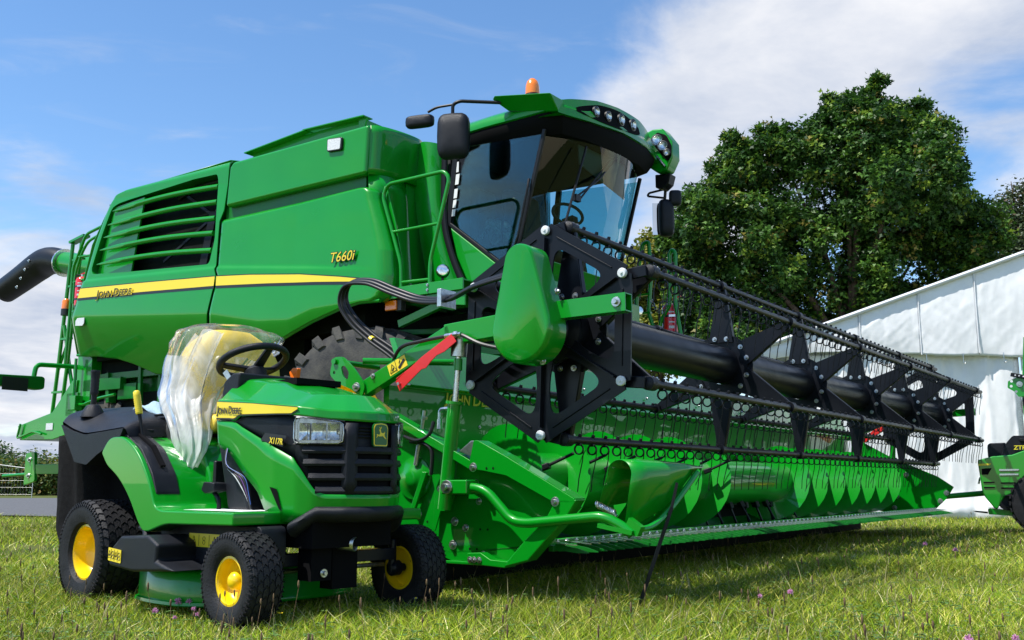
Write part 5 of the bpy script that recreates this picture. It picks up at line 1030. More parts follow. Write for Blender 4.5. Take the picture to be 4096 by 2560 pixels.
# teardrop gear cover
def teardrop(s=1.0, ox=0, oz=0):
    pts = []
    c1, r1 = Vector((.045, 1.575)), .082 * s; c2, r2 = Vector((.055, 1.245)), .165 * s
    for a in np.linspace(R(8), R(172), 14): pts.append((c1.x + ox + r1 * math.cos(a), c1.y + oz + r1 * math.sin(a)))
    for a in np.linspace(R(166), R(374), 26): pts.append((c2.x + ox + r2 * math.cos(a), c2.y + oz + r2 * math.sin(a)))
    return pts
n_ = len(teardrop()); rg = [[(x, y, z) for x, z in teardrop(s)] for s, y in ((1.0, -.15), (1.0, -.275), (.975, -.292), (.90, -.300))]
V = sum(rg, []); F_ = [(i * n_ + k, i * n_ + (k + 1) % n_, (i + 1) * n_ + (k + 1) % n_, (i + 1) * n_ + k) for i in range(3) for k in range(n_)] + [tuple(3 * n_ + k for k in range(n_))]
gc = obj('gear_cover', (V, F_), 'green', hd, smooth=50)
for x, z in ((.19, 1.42), (.11, 1.095)): bolt(hd, (x + .01, -.20, z), 1.2, (0, 0, R(90) if z > 1.2 else 0)).parent = gc
obj('drive_shaft', cyl((.05, -.15, RZ), (.05, .02, RZ), .06), 'black_paint', hd)
# far reel arm and prop
fr_ = obj('reel_arm', join(bar((-1.05, HY1 + .05, 1.03), (-.40, HY1 + .05, 1.28), .06, .085), bar((-.42, HY1 + .05, 1.28), (.47, HY1 + .05, 1.31), .06, .08)), 'green', hd, bevel=.006, label='far arm that carries the reel')
obj('safety_prop', bar((-.42, HY1 - .02, 1.22), (-.75, HY1 - .02, 1.02), .05, .06), 'red', hd, label='red prop on the far reel arm')
obj('lift_cylinder', cyl((-.48, HY1 + .06, .45), (-.42, HY1 + .06, 1.25), .032), 'green', hd)
# hydraulic hoses looping from the harvester to the arm
for dy, dz, r_ in ((.10, 0, .0145), (.13, .018, .0125), (.07, -.014, .010)):
    obj('hydraulic_hose', tube(smoothpath([(-1.08 + dy * .1, .05 + dy, 1.05), (-1.12, .08 + dy, 1.22 + dz), (-1.33, .06 + dy, 1.37 + dz), (-1.46, .04 + dy, 1.48 + dz), (-1.53, .02 + dy, 1.60 + dz), (-1.47, dy, 1.695 + dz), (-1.30, dy, 1.69 + dz), (-1.10, dy, 1.61 + dz), (-.90, dy, 1.54 + dz), (-.65, dy - .06, 1.51 + dz), (-.35, dy - .2, 1.53 + dz), (-.05, -.16, 1.55 + dz * .5)], 8), r_, 9), 'hose', hd, smooth=60)
obj('hydraulic_hose', tube(smoothpath([(-.92, HY0 - .02, 1.12), (-.78, HY0 - .10, 1.225), (-.62, HY0 - .11, 1.25), (-.45, HY0 - .11, 1.262), (-.36, HY0 - .12, 1.26), (-.22, HY0 - .13, 1.20), (-.04, HY0 - .14, 1.155)], 7), .010, 8), 'hose', hd)
obj('hose_clamp', box(-.675, -.645, -.03, .10, 1.46, 1.56), 'zinc', hd, bevel=.004)
obj('hose_coupling', join(cyl((-.46, HY0 - .115, 1.262), (-.35, HY0 - .125, 1.262), .013, n=8), cyl((-.40, HY0 - .12, 1.262), (-.37, HY0 - .123, 1.262), .018, n=6)), 'steel', hd)
obj('hose_band', cyl((-1.335, .06 + .1, 1.363), (-1.315, .06 + .1, 1.352), .024), 'decal_yellow', hd)

# ================================================================ GARDEN TRACTOR (ride-on mower)
MA = .74; MO = (-1.095, 3.954, 0)
mw = thing('ride_on_mower', 'green ride-on mower with yellow wheels parked in front of the harvester', 'mower', MO, -MA, base=(-.6, .48, 0))
MC = .49
def turf_wheel(c, r, w, rim_r, side, rows, n_, hub):
    """side -1: outer face towards -y"""
    x, y, z = c
    ty = obj('tyre', lathe([(rim_r, -w * .36), (rim_r + .012, -w * .44), (r * .78, -w * .50), (r * .90, -w * .47), (r * .955, -w * .38), (r * .97, -w * .2), (r * .975, 0), (r * .97, w * .2), (r * .955, w * .38), (r * .90, w * .47), (r * .78, w * .50), (rim_r, w * .36)], c, (0, 1, 0), 64), 'rubber', mw, smooth=40)
    sh = []
    def prof(t): return r * (1.0 - .012 * abs(t) - .10 * max(0, abs(t) - .80) / .2)
    for j in range(rows):
        t0_, t1_ = -1 + 2 * j / rows, -1 + 2 * (j + 1) / rows; g = .03
        for i in range(n_):
            a0 = 2 * math.pi * (i + .5 * (j % 2)) / n_; da = 2 * math.pi / n_ * .36; sk = .25 * 2 * math.pi / n_
            P = []
            for dr in (-.035 * r * 1.3, 0):
                for (t, s_) in ((t0_ + g, 0), ((t0_ + t1_) / 2, sk), (t1_ - g, 0)):
                    for e in (-1, 1):
                        a = a0 + s_ + e * da; rr = prof(t) + dr; P.append((x + rr * math.cos(a), y + t * w * .495, z + rr * math.sin(a)))
            sh.append((P, [(6, 7, 9, 8), (8, 9, 11, 10), (0, 6, 8, 2), (2, 8, 10, 4), (1, 3, 9, 7), (3, 5, 11, 9), (0, 1, 7, 6), (4, 10, 11, 5)]))
    for i in range(n_ * 2):       # shoulder ribs
        a = 2 * math.pi * i / (n_ * 2); da = .9 / (n_ * 2)
        for s_ in (-1, 1):
            P = []
            for rr, t in ((r * .955, .94), (r * .86, 1.02), (r * .86, .90), (r * .93, .86)):
                for e in (-1, 1): P.append((x + rr * math.cos(a + e * da), y + s_ * t * w * .5, z + rr * math.sin(a + e * da)))
            sh.append((P, [(0, 1, 3, 2), (0, 2, 4, 6), (1, 7, 5, 3)]))
    sub_of(ty, 'tread_blocks', join(*sh), 'rubber', smooth=25, kind='stuff')
    h = w * .5
    if side < 0: pr = [(rim_r + .004, -h * .72), (rim_r - .008, -h * .74), (rim_r - .014, -h * .60), (rim_r * .86, -h * .35), (rim_r * .80, -h * .12), (rim_r * .55, h * .02), (rim_r * .3, h * .02), (0, h * .02)]
    else: pr = [(rim_r + .004, -h * .72), (rim_r - .008, -h * .74), (rim_r - .012, -h * .5), (rim_r * .84, -h * .2), (rim_r * .7, -h * .16), (rim_r * .3, -h * .16), (0, -h * .16)]
    rm = obj('wheel_rim', lathe(pr, c, (0, 1, 0), 40), 'yellow', mw, smooth=50)
    if hub: sub_of(rm, 'hub_cap', lathe([(.036, h * .0), (.036, -h * .30), (.033, -h * .52), (.022, -h * .66), (.008, -h * .70), (0, -h * .70)], c, (0, 1, 0), 24), 'yellow', smooth=60)
    sub_of(rm, 'valve_stem', cyl((x + rim_r * .62, y - h * .1, z + rim_r * .3 * (1 if hub else 1.0)), (x + rim_r * .66, y - h * .50, z + rim_r * .34), .006, n=8), 'hose')
    return ty
turf_wheel((0, .060, .185), .19, .155, .095, -1, 6, 30, True)
turf_wheel((-.0, .925, .185), .19, .155, .095, 1, 6, 30, False)
turf_wheel((-1.26, .100, .238), .245, .235, .128, -1, 7, 34, False)
turf_wheel((-1.26, .880, .238), .245, .235, .128, 1, 7, 34, False)
# ---- hood: bands lofted along a plan path
PATH = [(-.47, .205), (-.25, .195), (-.02, .20), (.10, .225), (.16, .265), (.245, .365), (.272, .42), (.285, MC), (.272, 2 * MC - .42), (.245, 2 * MC - .365), (.16, 2 * MC - .265), (.10, 2 * MC - .225), (-.02, 2 * MC - .20), (-.25, 2 * MC - .195), (-.47, 2 * MC - .205)]
HP = resample(PATH, 121)
half = np.minimum(np.arange(121), 120 - np.arange(121)); HX = HP[:, 0]; onside = np.abs(HP[:, 1] - MC)
sarc = np.r_[0, np.cumsum(np.linalg.norm(np.diff(HP, axis=0), axis=1))]; sarc = np.minimum(sarc, sarc[-1] - sarc)   # distance from the rear along the near half
nrm = np.gradient(HP, axis=0); nrm = np.stack([-nrm[:, 1], nrm[:, 0]], -1); nrm /= np.linalg.norm(nrm, axis=1)[:, None]
if nrm[60, 0] < 0: nrm = -nrm
def zs(pts): return np.interp(sarc, *zip(*pts))
# arc length marks: rear 0, x=-.3 ~.17, x=.02 ~.49, lamp edge ~.60, nose ~.85
zt = zs([(0, .925), (.3, .90), (.55, .873), (.70, .855), (.86, .850)])
z1 = zs([(0, .838), (.12, .832), (.155, .822), (.20, .842), (.45, .840), (.55, .833), (.62, .822), (.70, .812), (.86, .806)])
z2 = zs([(0, .835), (.155, .819), (.20, .80), (.49, .690), (.56, .660), (.605, .60), (.65, .535), (.69, .515), (.86, .512)])
z3 = zs([(0, .72), (.10, .69), (.33, .525), (.39, .445), (.48, .408), (.60, .400), (.70, .42), (.86, .425)])
def band(za, zb, oa, ob, n_=5, k0=0, k1=121):
    G = []
    for t in np.linspace(0, 1, n_):
        off = oa * (1 - t) + ob * t; P = HP + nrm * off if np.isscalar(off) else HP + nrm * off[:, None]
        G.append(np.concatenate([P, (za * (1 - t) + zb * t)[:, None]], 1))
    return np.array(G)[:, k0:k1]
lowoff = zs([(0, .0), (.4, .0), (.62, .008), (.86, .012)])
hood = obj('hood_side', grid(band(z3, z2, lowoff - .012, lowoff, 6)), 'green', mw, smooth=50, solid=.006)
up_ = obj('hood_upper_band', grid(band(z1, zt, np.zeros(121) + .004, np.zeros(121) - .004, 5)), 'green', mw, smooth=50, solid=.006)
# top skin
ctr = np.stack([np.clip(HX, -.47, .05), np.full(121, MC)], -1)
zc = np.interp(ctr[:, 0], [-.47, -.2, .05], [1.045, 1.005, .935])
G = []
for t, k in ((0, 0), (.05, .06), (.36, .80), (.42, .86), (.7, .95), (1.0, 1.0)):
    P = (HP + nrm * -.004) * (1 - t) + ctr * t; G.append(np.concatenate([P, (zt * (1 - k) + zc * k)[:, None]], 1))
top = obj('hood', grid(np.array(G)), 'green', mw, smooth=28)
sub_of(top, 'hood_vent', prism([(-.30, MC - .10), (-.12, MC - .12), (-.12, MC + .12), (-.30, MC + .10)], 'xy', .985, 1.012), 'dark_void')
bl = obj('grille_shell', grid(band(z2 - .004, z1 + .004, np.full(121, -.014), np.full(121, -.014), 4)), 'black_plastic', mw, smooth=50, solid=.006)
def on_path(s, off=0.0, z=0.0, far=False):
    """point on the hood path at arc length s from the rear near side"""
    i = np.interp(s, np.r_[0, np.cumsum(np.linalg.norm(np.diff(HP, axis=0), axis=1))], np.arange(121)); j = int(i); f_ = i - j; j2 = min(j + 1, 120)
    p = HP[j] * (1 - f_) + HP[j2] * f_; q = nrm[j] * (1 - f_) + nrm[j2] * f_; q = q / np.linalg.norm(q)
    p = p + q * off
    return (p[0], (2 * MC - p[1]) if far else p[1], z)
STOT = float(np.sum(np.linalg.norm(np.diff(HP, axis=0), axis=1))); SN = STOT / 2
# stripe with lettering, both sides
for far in (False, True):
    ss = np.linspace(.006, .575, 40)
    tz = np.interp(ss, [0, .3, .575], [.918, .894, .866]) - .003; bz = np.interp(ss, [0, .12, .16, .20, .545, .575], [.844, .838, .834, .850, .840, .856])
    def strip(a, b, o_): return grid(np.array([[on_path(s, o_, z, far) for s, z in zip(ss, a)], [on_path(s, o_, z, far) for s, z in zip(ss, b)]]))
    sub_of(up_, 'stripe_border', strip(bz - .006, tz + .003, .0085), 'decal_black'); sub_of(up_, 'stripe', strip(bz, tz, .0102), 'decal_yellow')
brand(up_, 'decal_black', on_path(.014, .0125, .862), (1, -.062, -.05), .036, .98, 0, .0008, .0005)
tl_ = sub_of(bl, 'badge_plate', grid(np.array([[on_path(s, .006, z) for s, z in zip((.36, .50), (.735, .705))], [on_path(s, .006, z) for s, z in zip((.39, .52), (.765, .750))]])), 'decal_black')
for o_, mm, b_ in ((.008, 'decal_black', .003), (.0095, 'decal_yellow', .0008)): text('lettering', 'X117R', mm, bl, on_path(.425, o_, .722), (1, .12, -.10), (0, 0, 1), .034, .0004, .1, .85, b_)
# head lamps wrap the corners
for far in (False, True):
    sl = np.linspace(.562, .765, 14)
    def lampband(o_, pad=0.0):
        rows = []
        for t in np.linspace(0, 1, 6):
            row = []
            for k, s in enumerate(sl):
                e = min(1, min(k, 13 - k) / 2.0); lo, hi = .716 + pad + (1 - e) * .022, np.interp(s, [.562, .765], [.828, .806]) - pad - (1 - e) * .016
                row.append(on_path(s, o_ * (.35 + .65 * e), lo * (1 - t) + hi * t, far))
            rows.append(row)
        return grid(np.array(rows))
    hl_ = obj('headlamp', lampband(-.002), 'headlamp_back', mw, smooth=60)
    sub_of(hl_, 'lamp_lens', lampband(.020), 'clear_lens', smooth=60)
    sub_of(hl_, 'lamp_bezel', join(*[tube([on_path(s, .010, z, far) for s, z in zip(sl, zz_)], .004, 6) for zz_ in (np.full(14, .714), np.interp(sl, [.562, .765], [.828, .806]))]), 'black_satin')
    for s_a, s_b in ((.585, .628), (.636, .690), (.698, .745)):      # reflector bowls behind the lens
        cc_ = (s_a + s_b) / 2; hw = (s_b - s_a) / 2
        sub_of(hl_, 'lamp_reflector', grid(np.array([[on_path(cc_ + hw * q, .010 - .012 * (1 - q * q) * (1 - t * t), .765 + .034 * t, far) for q in np.linspace(-1, 1, 7)] for t in np.linspace(-1, 1, 6)])), 'lamp_reflector', smooth=60)
    sub_of(hl_, 'lamp_rim', tube([on_path(s, .016, z, far) for s, z in [(.566, .74), (.572, .722), (.60, .717), (.74, .717), (.758, .725), (.761, .76), (.758, .795), (.745, .803), (.60, .822), (.575, .822), (.566, .80)]], .0022, 5, closed=True), 'steel')
# grille bars
def grille_bar(s0, s1, z, hgt, depth):
    V, F_ = [], []; ss = np.linspace(s0, s1, 24)
    for s in ss:
        for o_, dz in ((-.016, -hgt * .5), (depth * .75, -hgt * .42), (depth, -hgt * .1), (depth * .55, hgt * .5), (-.016, hgt * .62)): V.append(on_path(s, o_, z + dz))
    for i in range(23):
        for k in range(5): F_.append((i * 5 + k, i * 5 + (k + 1) % 5, (i + 1) * 5 + (k + 1) % 5, (i + 1) * 5 + k))
    return V, F_ + [tuple(range(5)), tuple(23 * 5 + k for k in range(5))]
sub_of(bl, 'grille_shade', grid(np.array([[on_path(s, -.0045, z) for s in np.linspace(.62, STOT - .62, 50)] for z in (.525, .700)])), 'dark_void')  # near-black sheet paints the shade of the openings between the bars
for z, s0 in ((.690, .60), (.640, .605), (.583, .628), (.530, .655)):
    for a, b_ in ((s0, SN - .125), (SN - .115, SN + .115), (SN + .125, STOT - s0)): obj('grille_bar', grille_bar(a, b_, z, .030, .014), 'black_plastic', mw, smooth=30)
for s in (SN - .12, SN + .12): obj('grille_post', grid(np.array([[on_path(s + d, .018 - abs(d) * .5, z) for d in (-.03, -.012, .012, .03)] for z in np.linspace(.515, .80, 6)])), 'black_plastic', mw, solid=.008, smooth=30)
for k in range(4): obj('grille_fin', tube([on_path(SN + d, -.004, .745 + k * .013) for d in (-.10, -.05, 0, .05, .10)], .0035, 5), 'black_satin', mw)
# badge with leaping deer
bp = on_path(SN + .012, .012, 0)
bx_ = bp[0] + .004
em = obj('emblem', prism(roundpoly([(MC - .028, .715), (MC - .024, .710), (MC + .038, .710), (MC + .042, .715), (MC + .044, .785), (MC + .036, .798), (MC + .007, .802), (MC - .022, .798), (MC - .030, .785)], .006, 3), 'yz', bx_ - .01, bx_), 'decal_yellow', mw)
mat('emblem_green', (.002, .10, .012), .3)
def scaled(pts, s, c): return [(c[0] + (a - c[0]) * s, c[1] + (b_ - c[1]) * s) for a, b_ in pts]
ob = roundpoly([(MC - .028, .715), (MC - .024, .710), (MC + .038, .710), (MC + .042, .715), (MC + .044, .785), (MC + .036, .798), (MC + .007, .802), (MC - .022, .798), (MC - .030, .785)], .006, 3)
sub_of(em, 'emblem_border', prism(scaled(ob, 1.08, (MC + .007, .755)), 'yz', bx_ - .012, bx_ - .002), 'emblem_green'); sub_of(em, 'emblem_field', prism(scaled(ob, .92, (MC + .007, .755)), 'yz', bx_ + .0003, bx_ + .001), 'emblem_green')
deer = [(-.022, .004), (-.016, .006), (-.010, .001), (-.004, .008), (-.006, .018), (-.010, .022), (-.006, .026), (-.001, .024), (.002, .012), (.010, .010), (.018, .012), (.021, .017), (.022, .010), (.019, .004), (.022, -.004), (.030, -.013), (.027, -.014), (.017, -.007), (.012, -.002), (.000, -.003), (-.008, -.004), (-.014, -.001), (-.018, -.006), (-.023, -.010), (-.022, -.006), (-.019, -.001)]
sub_of(em, 'emblem_deer', join(prism([(MC + .005 + a, .752 + b_) for a, b_ in deer], 'yz', bx_ + .0012, bx_ + .002), *[bar((bx_ + .0016, MC + .005 + a, .752 + b_), (bx_ + .0016, MC + .005 + c, .752 + d), .0012, .0016) for a, b_, c, d in ((-.005, .025, -.001, .034), (-.003, .025, .004, .033), (-.004, .029, -.009, .034), (.000, .028, .002, .037))]), 'decal_yellow', smooth=0)
# lower bumper
bumper = obj('front_bumper', grid(np.array([[on_path(s, o_, z + np.interp(s, [.56, .66, SN, STOT - .66, STOT - .56], [-.06, 0, 0, 0, -.06])) for s in np.linspace(.56, STOT - .56, 50)] for o_, z in ((-.03, .470), (.010, .466), (.024, .457), (.029, .445), (.025, .428), (.006, .410), (-.03, .402))])), 'black_plastic', mw, smooth=40)
sub_of(hood, 'hood_side_vent', grid(np.array([[on_path(.43, .003, .545), on_path(.475, .003, .535)], [on_path(.49, .003, .455), on_path(.505, .003, .448)]])), 'dark_void')
# dash, steering wheel
obj('dash', prism(roundpoly([(-.555, .945), (-.54, 1.015), (-.47, 1.050), (-.41, 1.048), (-.42, .97), (-.47, .93)], .015, 3), 'xz', MC - .22, MC + .24), 'black_plastic', mw, bevel=.02, seg=3)
obj('dash_column', prism([(-.47, .95), (-.52, .74), (-.42, .44), (-.25, .44), (-.30, .70), (-.40, .95)], 'xz', MC - .25, MC + .25), 'black_plastic', mw, bevel=.02)
SWC = Vector((-.65, MC, 1.135)); swn = Vector((-.42, 0, 1)).normalized(); _, s1_, s2_ = basis(swn)
sw = obj('steering_wheel', tube([SWC + (s1_ * math.cos(a) + s2_ * math.sin(a)) * .158 for a in np.linspace(0, 6.2832, 49)[:-1]], .0165, 12, closed=True), 'black_plastic', mw, smooth=180)
for a in (R(200), R(340), R(90)): sub_of(sw, 'spoke', bar(SWC - swn * .05, SWC + (s1_ * math.cos(a) + s2_ * math.sin(a)) * .150 - swn * .004, .055, .018, up=swn, w1=.035), 'black_plastic', bevel=.006)
sub_of(sw, 'steering_hub', lathe([(.0, .012), (.04, .008), (.055, -.01), (.045, -.09)], SWC - swn * .045, swn, 20), 'black_plastic')
kf = obj('ignition_key', bar((-.57, MC - .17, 1.03), (-.60, MC - .18, 1.07), .004, .026), 'zinc', mw); tk = obj('throttle_knob', prism([(-.55, 1.05), (-.51, 1.05), (-.50, 1.105), (-.54, 1.11), (-.57, 1.09)], 'xz', MC + .15, MC + .175), 'orange', mw, bevel=.006)
# wiring and bracket under the rear of the hood
for k, (cm_, r_) in enumerate((('decal_white', .0022), ('hose', .004), ('red', .0018), ('hose', .004), ('decal_white', .0018))):
    if k == 0: mat('wire_purple', (.16, .05, .25), .5); mat('wire_blue', (.04, .10, .35), .5)
    obj('wire', tube(smoothpath([(-.42 + k * .006, .225, .74), (-.38 + k * .008, .20 - .004 * k, .64), (-.30 + k * .012, .20 + .003 * k, .585), (-.25 + k * .008, .215, .52), (-.20, .22, .45)], 5), r_, 6), [cm_, 'hose', 'wire_purple', 'hose', 'wire_blue'][k], mw)
# ---- fenders, foot rest, centre tunnel
def fender(y0, y1): return prism(roundpoly([(-1.12, .70), (-1.05, .77), (-.92, .775), (-.77, .70), (-.655, .57), (-.595, .46), (-.54, .445), (.02, .445), (.02, .395), (-.50, .388), (-.64, .352), (-.69, .352), (-.74, .395), (-.83, .50), (-.94, .585), (-1.06, .64)], [.02, .06, .08, .1, .1, .05, .05, .01, .01, .05, .05, .03, .05, .1, .1, .03], 5), 'xz', y0, y1)
fn = obj('fender', fender(-.005, .30), 'green', mw, bevel=.022, seg=4, smooth=50, label='near green fender running into the foot rest')
obj('fender', fender(.68, .985), 'green', mw, bevel=.022, seg=3, smooth=50, label='far green fender')
obj('centre_tunnel', prism(roundpoly([(-1.2, .78), (-.86, .78), (-.74, .74), (-.64, .60), (-.60, .42), (-.1, .42), (-.1, .35), (-1.2, .35)], .03, 3), 'xz', .28, .70), 'green', mw, bevel=.015, seg=3)
obj('foot_mat', box(-.56, -.08, .10, .30, .4455, .4465), 'white_sheet', mw, smooth=0)
ind2 = obj('tunnel_window', box(-.632, -.60, .295, .355, .545, .645), 'decal_white', mw, bevel=.006); sub_of(ind2, 'window_frame', box(-.622, -.598, .283, .367, .53, .66), 'decal_black', bevel=.008)
# control box with lever
cb2 = obj('lever_console', prism(roundpoly([(-1.06, .765), (-1.0, .79), (-.93, .782), (-.78, .715), (-.67, .605), (-.615, .505), (-.66, .495), (-.75, .60), (-.90, .70)], .025, 4), 'xz', .015, .130), 'black_plastic', mw, bevel=.016, seg=3, smooth=50)
slot = [(-.92, .785), (-.78, .7235), (-.685, .635)]
sub_of(cb2, 'lever_slot', join(*[bar((slot[i][0], .075, slot[i][1] - .002), (slot[i + 1][0], .075, slot[i + 1][1] - .002), .022, .012) for i in range(2)]), 'dark_void')
lv = obj('cutting_height_lever', cyl((-.90, .085, .76), (-.93, .07, .90), .009, n=10), 'black_satin', mw); sub_of(lv, 'lever_grip', lathe([(.0, 0), (.015, .0)] + [(.0175 if i % 2 else .0155, .004 + i * .005) for i in range(19)] + [(.016, .105), (.010, .112), (0, .112)], (-.925, .072, .875), (-.20, -.10, 1), 16), 'decal_yellow', smooth=60)
# rear black cover
def cov_row(pts): return resample(pts, 13)
near_e = cov_row([(-1.60, .0, .875), (-1.45, .0, .825), (-1.31, .0, .797), (-1.1, .0, .805), (-.90, .0, .815)])
near_m = cov_row([(-1.70, .07, .925), (-1.5, .07, .895), (-1.3, .07, .872), (-1.1, .07, .862), (-.92, .07, .855)])
top_n = cov_row([(-1.76, .20, .95), (-1.5, .20, .945), (-1.3, .20, .935), (-1.1, .20, .905), (-.96, .20, .870)])
top_c = cov_row([(-1.80, .49, .965), (-1.5, .49, .968), (-1.3, .49, .955), (-1.1, .49, .92), (-.99, .49, .875)])
mir = lambda g_: g_ * np.array([1, -1, 1]) + np.array([0, .98, 0])
low = lambda g_, dx: np.concatenate([g_[:1] * np.array([1, 1, 0]) + np.array([[dx, 0, .70]]), g_, g_[-1:] + np.array([[.01, .02, -.09]])], 0)
rows_ = [low(near_e, .19), low(near_m, .12), low(top_n, .06), low(top_c, .04), low(mir(top_n), .06), low(mir(near_m), .12), low(mir(near_e), .19)]
RCov = obj('rear_cover', grid(np.array(rows_)), 'black_plastic', mw, smooth=180, sub=2, label='black plastic cover over the rear wheels')
obj('rear_fender_lip', prism(roundpoly([(-1.58, .85), (-1.45, .815), (-1.31, .79), (-.92, .808), (-.95, .765), (-1.04, .735), (-1.17, .69), (-1.27, .645), (-1.40, .66)], .012, 3), 'xz', -.004, .15), 'black_plastic', mw, bevel=.012, seg=3, smooth=50)
lv2 = obj('parking_lever', cyl((-1.46, .10, .86), (-1.46, .10, 1.05), .014, n=12), 'black_satin', mw); sub_of(lv2, 'lever_grip', lathe([(0, 0), (.019, 0)] + [(.0215 if i % 2 else .0195, .005 + i * .009) for i in range(10)] + [(.021, .105), (.024, .112), (.022, .122), (0, .124)], (-1.46, .10, 1.0), (0, 0, 1), 16), 'black_plastic'); sub_of(lv2, 'lever_boot', lathe([(.062, -.01), (.055, .012), (.032, .05), (.016, .055)], (-1.46, .10, .895), (0, 0, 1), 20), 'black_plastic')
obj('seat_spring', tube([(-1.0 + .028 * math.cos(t), .22 + .028 * math.sin(t), .775 + t / (2 * math.pi) * .018) for t in np.linspace(0, 2 * math.pi * 6, 90)], .006, 6), 'black_paint', mw, smooth=180)
obj('cargo_cloth', grid(np.array([[(-1.30 + .30 * s, .22 + .24 * t, .955 + .03 * math.sin(5 * s) * (1 - t) - .05 * (1 - t) ** 2 + .01 * math.sin(17 * t + 9 * s)) for s in np.linspace(0, 1, 16)] for t in np.linspace(0, 1, 12)])), 'grey_cloth', mw, smooth=180, solid=.008)
# grass chute cloth hanging behind the rear wheel
mat('bag_cloth', (.012, .012, .013), .85, spec=.15, noise=.6, nscale=40, bump=.8, bscale=300)
obj('grass_chute', grid(np.array([[(x0 + (x1 - x0) * s, .10 + .03 * math.sin(14 * s + 3 * t) + .75 * max(0, s - .55), z0 * (1 - t) + z1 * t) for s, (x0, x1) in zip(np.linspace(0, 1, 18), [(np.interp(t, [0, .3, .6, 1], [-1.60, -1.80, -1.80, -1.80]), np.interp(t, [0, 1], [-1.50, -1.42]))] * 18)] for t, (z0, z1) in [(q, (.12, .80)) for q in np.linspace(0, 1, 20)]])), 'bag_cloth', mw, smooth=180, solid=.006)
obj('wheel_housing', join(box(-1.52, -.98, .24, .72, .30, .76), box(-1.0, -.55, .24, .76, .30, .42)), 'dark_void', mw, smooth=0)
# pedals
for x, y, dz_ in ((-.76, .215, -.055), (-.49, .215, -.035)):
    p_ = obj('pedal', prism(roundpoly([(x - .05, .565 + dz_), (x - .03, .60 + dz_), (x + .055, .595 + dz_), (x + .055, .560 + dz_), (x - .02, .548 + dz_)], .008, 3), 'xz', y - .035, y + .035), 'black_plastic', mw, bevel=.005)
    sub_of(p_, 'pedal_arm', tube(fillet([(x, y, .555 + dz_), (x + .05, y, .515 + dz_ * .7), (x + .045, y, .43)], .03, 3), .010, 8), 'black_paint')
# ---- mower deck
def deck_ring(k, z): return [(-.47 + (x + .47) * k, .49 + (y - .49) * k, z) for x, y in roundpoly([(-.86, .10), (-.82, .06), (-.64, .02), (-.42, .03), (-.30, .12), (-.26, .49), (-.30, .80), (-.42, .95), (-.64, .98), (-.84, .90)], .12, 6)]
dr = [deck_ring(k, z) for k, z in ((.90, .205), (.97, .20), (1.0, .185), (1.0, .075), (1.025, .070), (1.03, .058), (1.01, .052))]; nn = len(dr[0])
dk = obj('mower_deck', (sum(dr, []), [(i * nn + k, i * nn + (k + 1) % nn, (i + 1) * nn + (k + 1) % nn, (i + 1) * nn + k) for i in range(6) for k in range(nn)] + [tuple(range(nn))]), 'green', mw, smooth=50)
obj('deck_cover', join(prism([(-.83, .205), (-.80, .29), (-.73, .335), (-.50, .345), (-.41, .31), (-.42, .245), (-.27, .21), (-.62, .19)], 'xz', -.08, .12)), 'black_plastic', mw, bevel=.014, seg=3)
obj('deck_arm', tube(fillet([(-.76, .03, .365), (-.68, .01, .36), (-.62, -.02, .27), (-.56, -.03, .26)], .03, 4), .014, 8), 'black_plastic', mw)
obj('chassis_cover', prism(roundpoly([(-.74, .39), (.06, .39), (.06, .22), (-.20, .16), (-.42, .20), (-.50, .26), (-.70, .30)], .03, 3), 'xz', .10, .22), 'black_plastic', mw, bevel=.015)
def warn(parent, x0, z0, w, h, y, tilt=0.0, n_=3):
    l = sub_of(parent, 'warning_label', prism(roundpoly([(x0, z0), (x0 + w, z0 + tilt), (x0 + w, z0 + h + tilt), (x0, z0 + h)], .004, 2), 'xz', y, y + .002), 'decal_yellow')
    sh = []
    for k in range(n_):
        cx = x0 + w * (k + .5) / n_; cz = z0 + h * .5 + tilt * (k + .5) / n_; s = h * .30
        if k % 2 == 0: sh.append(tube([(cx, y - .001, cz + s), (cx - s, y - .001, cz - s * .8), (cx + s, y - .001, cz - s * .8)], .0012, 4, closed=True)); sh.append(bar((cx - s * .3, y - .001, cz - s * .3), (cx + s * .2, y - .001, cz), .001, .006))
        else: sh.append(tube([(cx + s * .6 * math.cos(a), y - .001, cz + s * .45 + s * .5 * math.sin(a)) for a in np.linspace(0, 6.28, 9)[:-1]], .001, 4, closed=True)); sh.append(tube([(cx + s * .6 * math.cos(a), y - .001, cz - s * .5 + s * .5 * math.sin(a)) for a in np.linspace(0, 6.28, 9)[:-1]], .001, 4, closed=True))
        if k: sh.append(bar((x0 + w * k / n_, y - .001, z0 + .004 + tilt * k / n_), (x0 + w * k / n_, y - .001, z0 + h - .004 + tilt * k / n_), .001, .0012))
    sub_of(parent, 'warning_symbols', join(*sh), 'decal_black', kind='stuff')
warn([o for o in mw.children if o.name.startswith('chassis_cover')][0], -.47, .295, .24, .055, .096)
warn([o for o in mw.children if o.name.startswith('deck_cover')][0], -.825, .228, .115, .055, -.0835, -.008, 4)
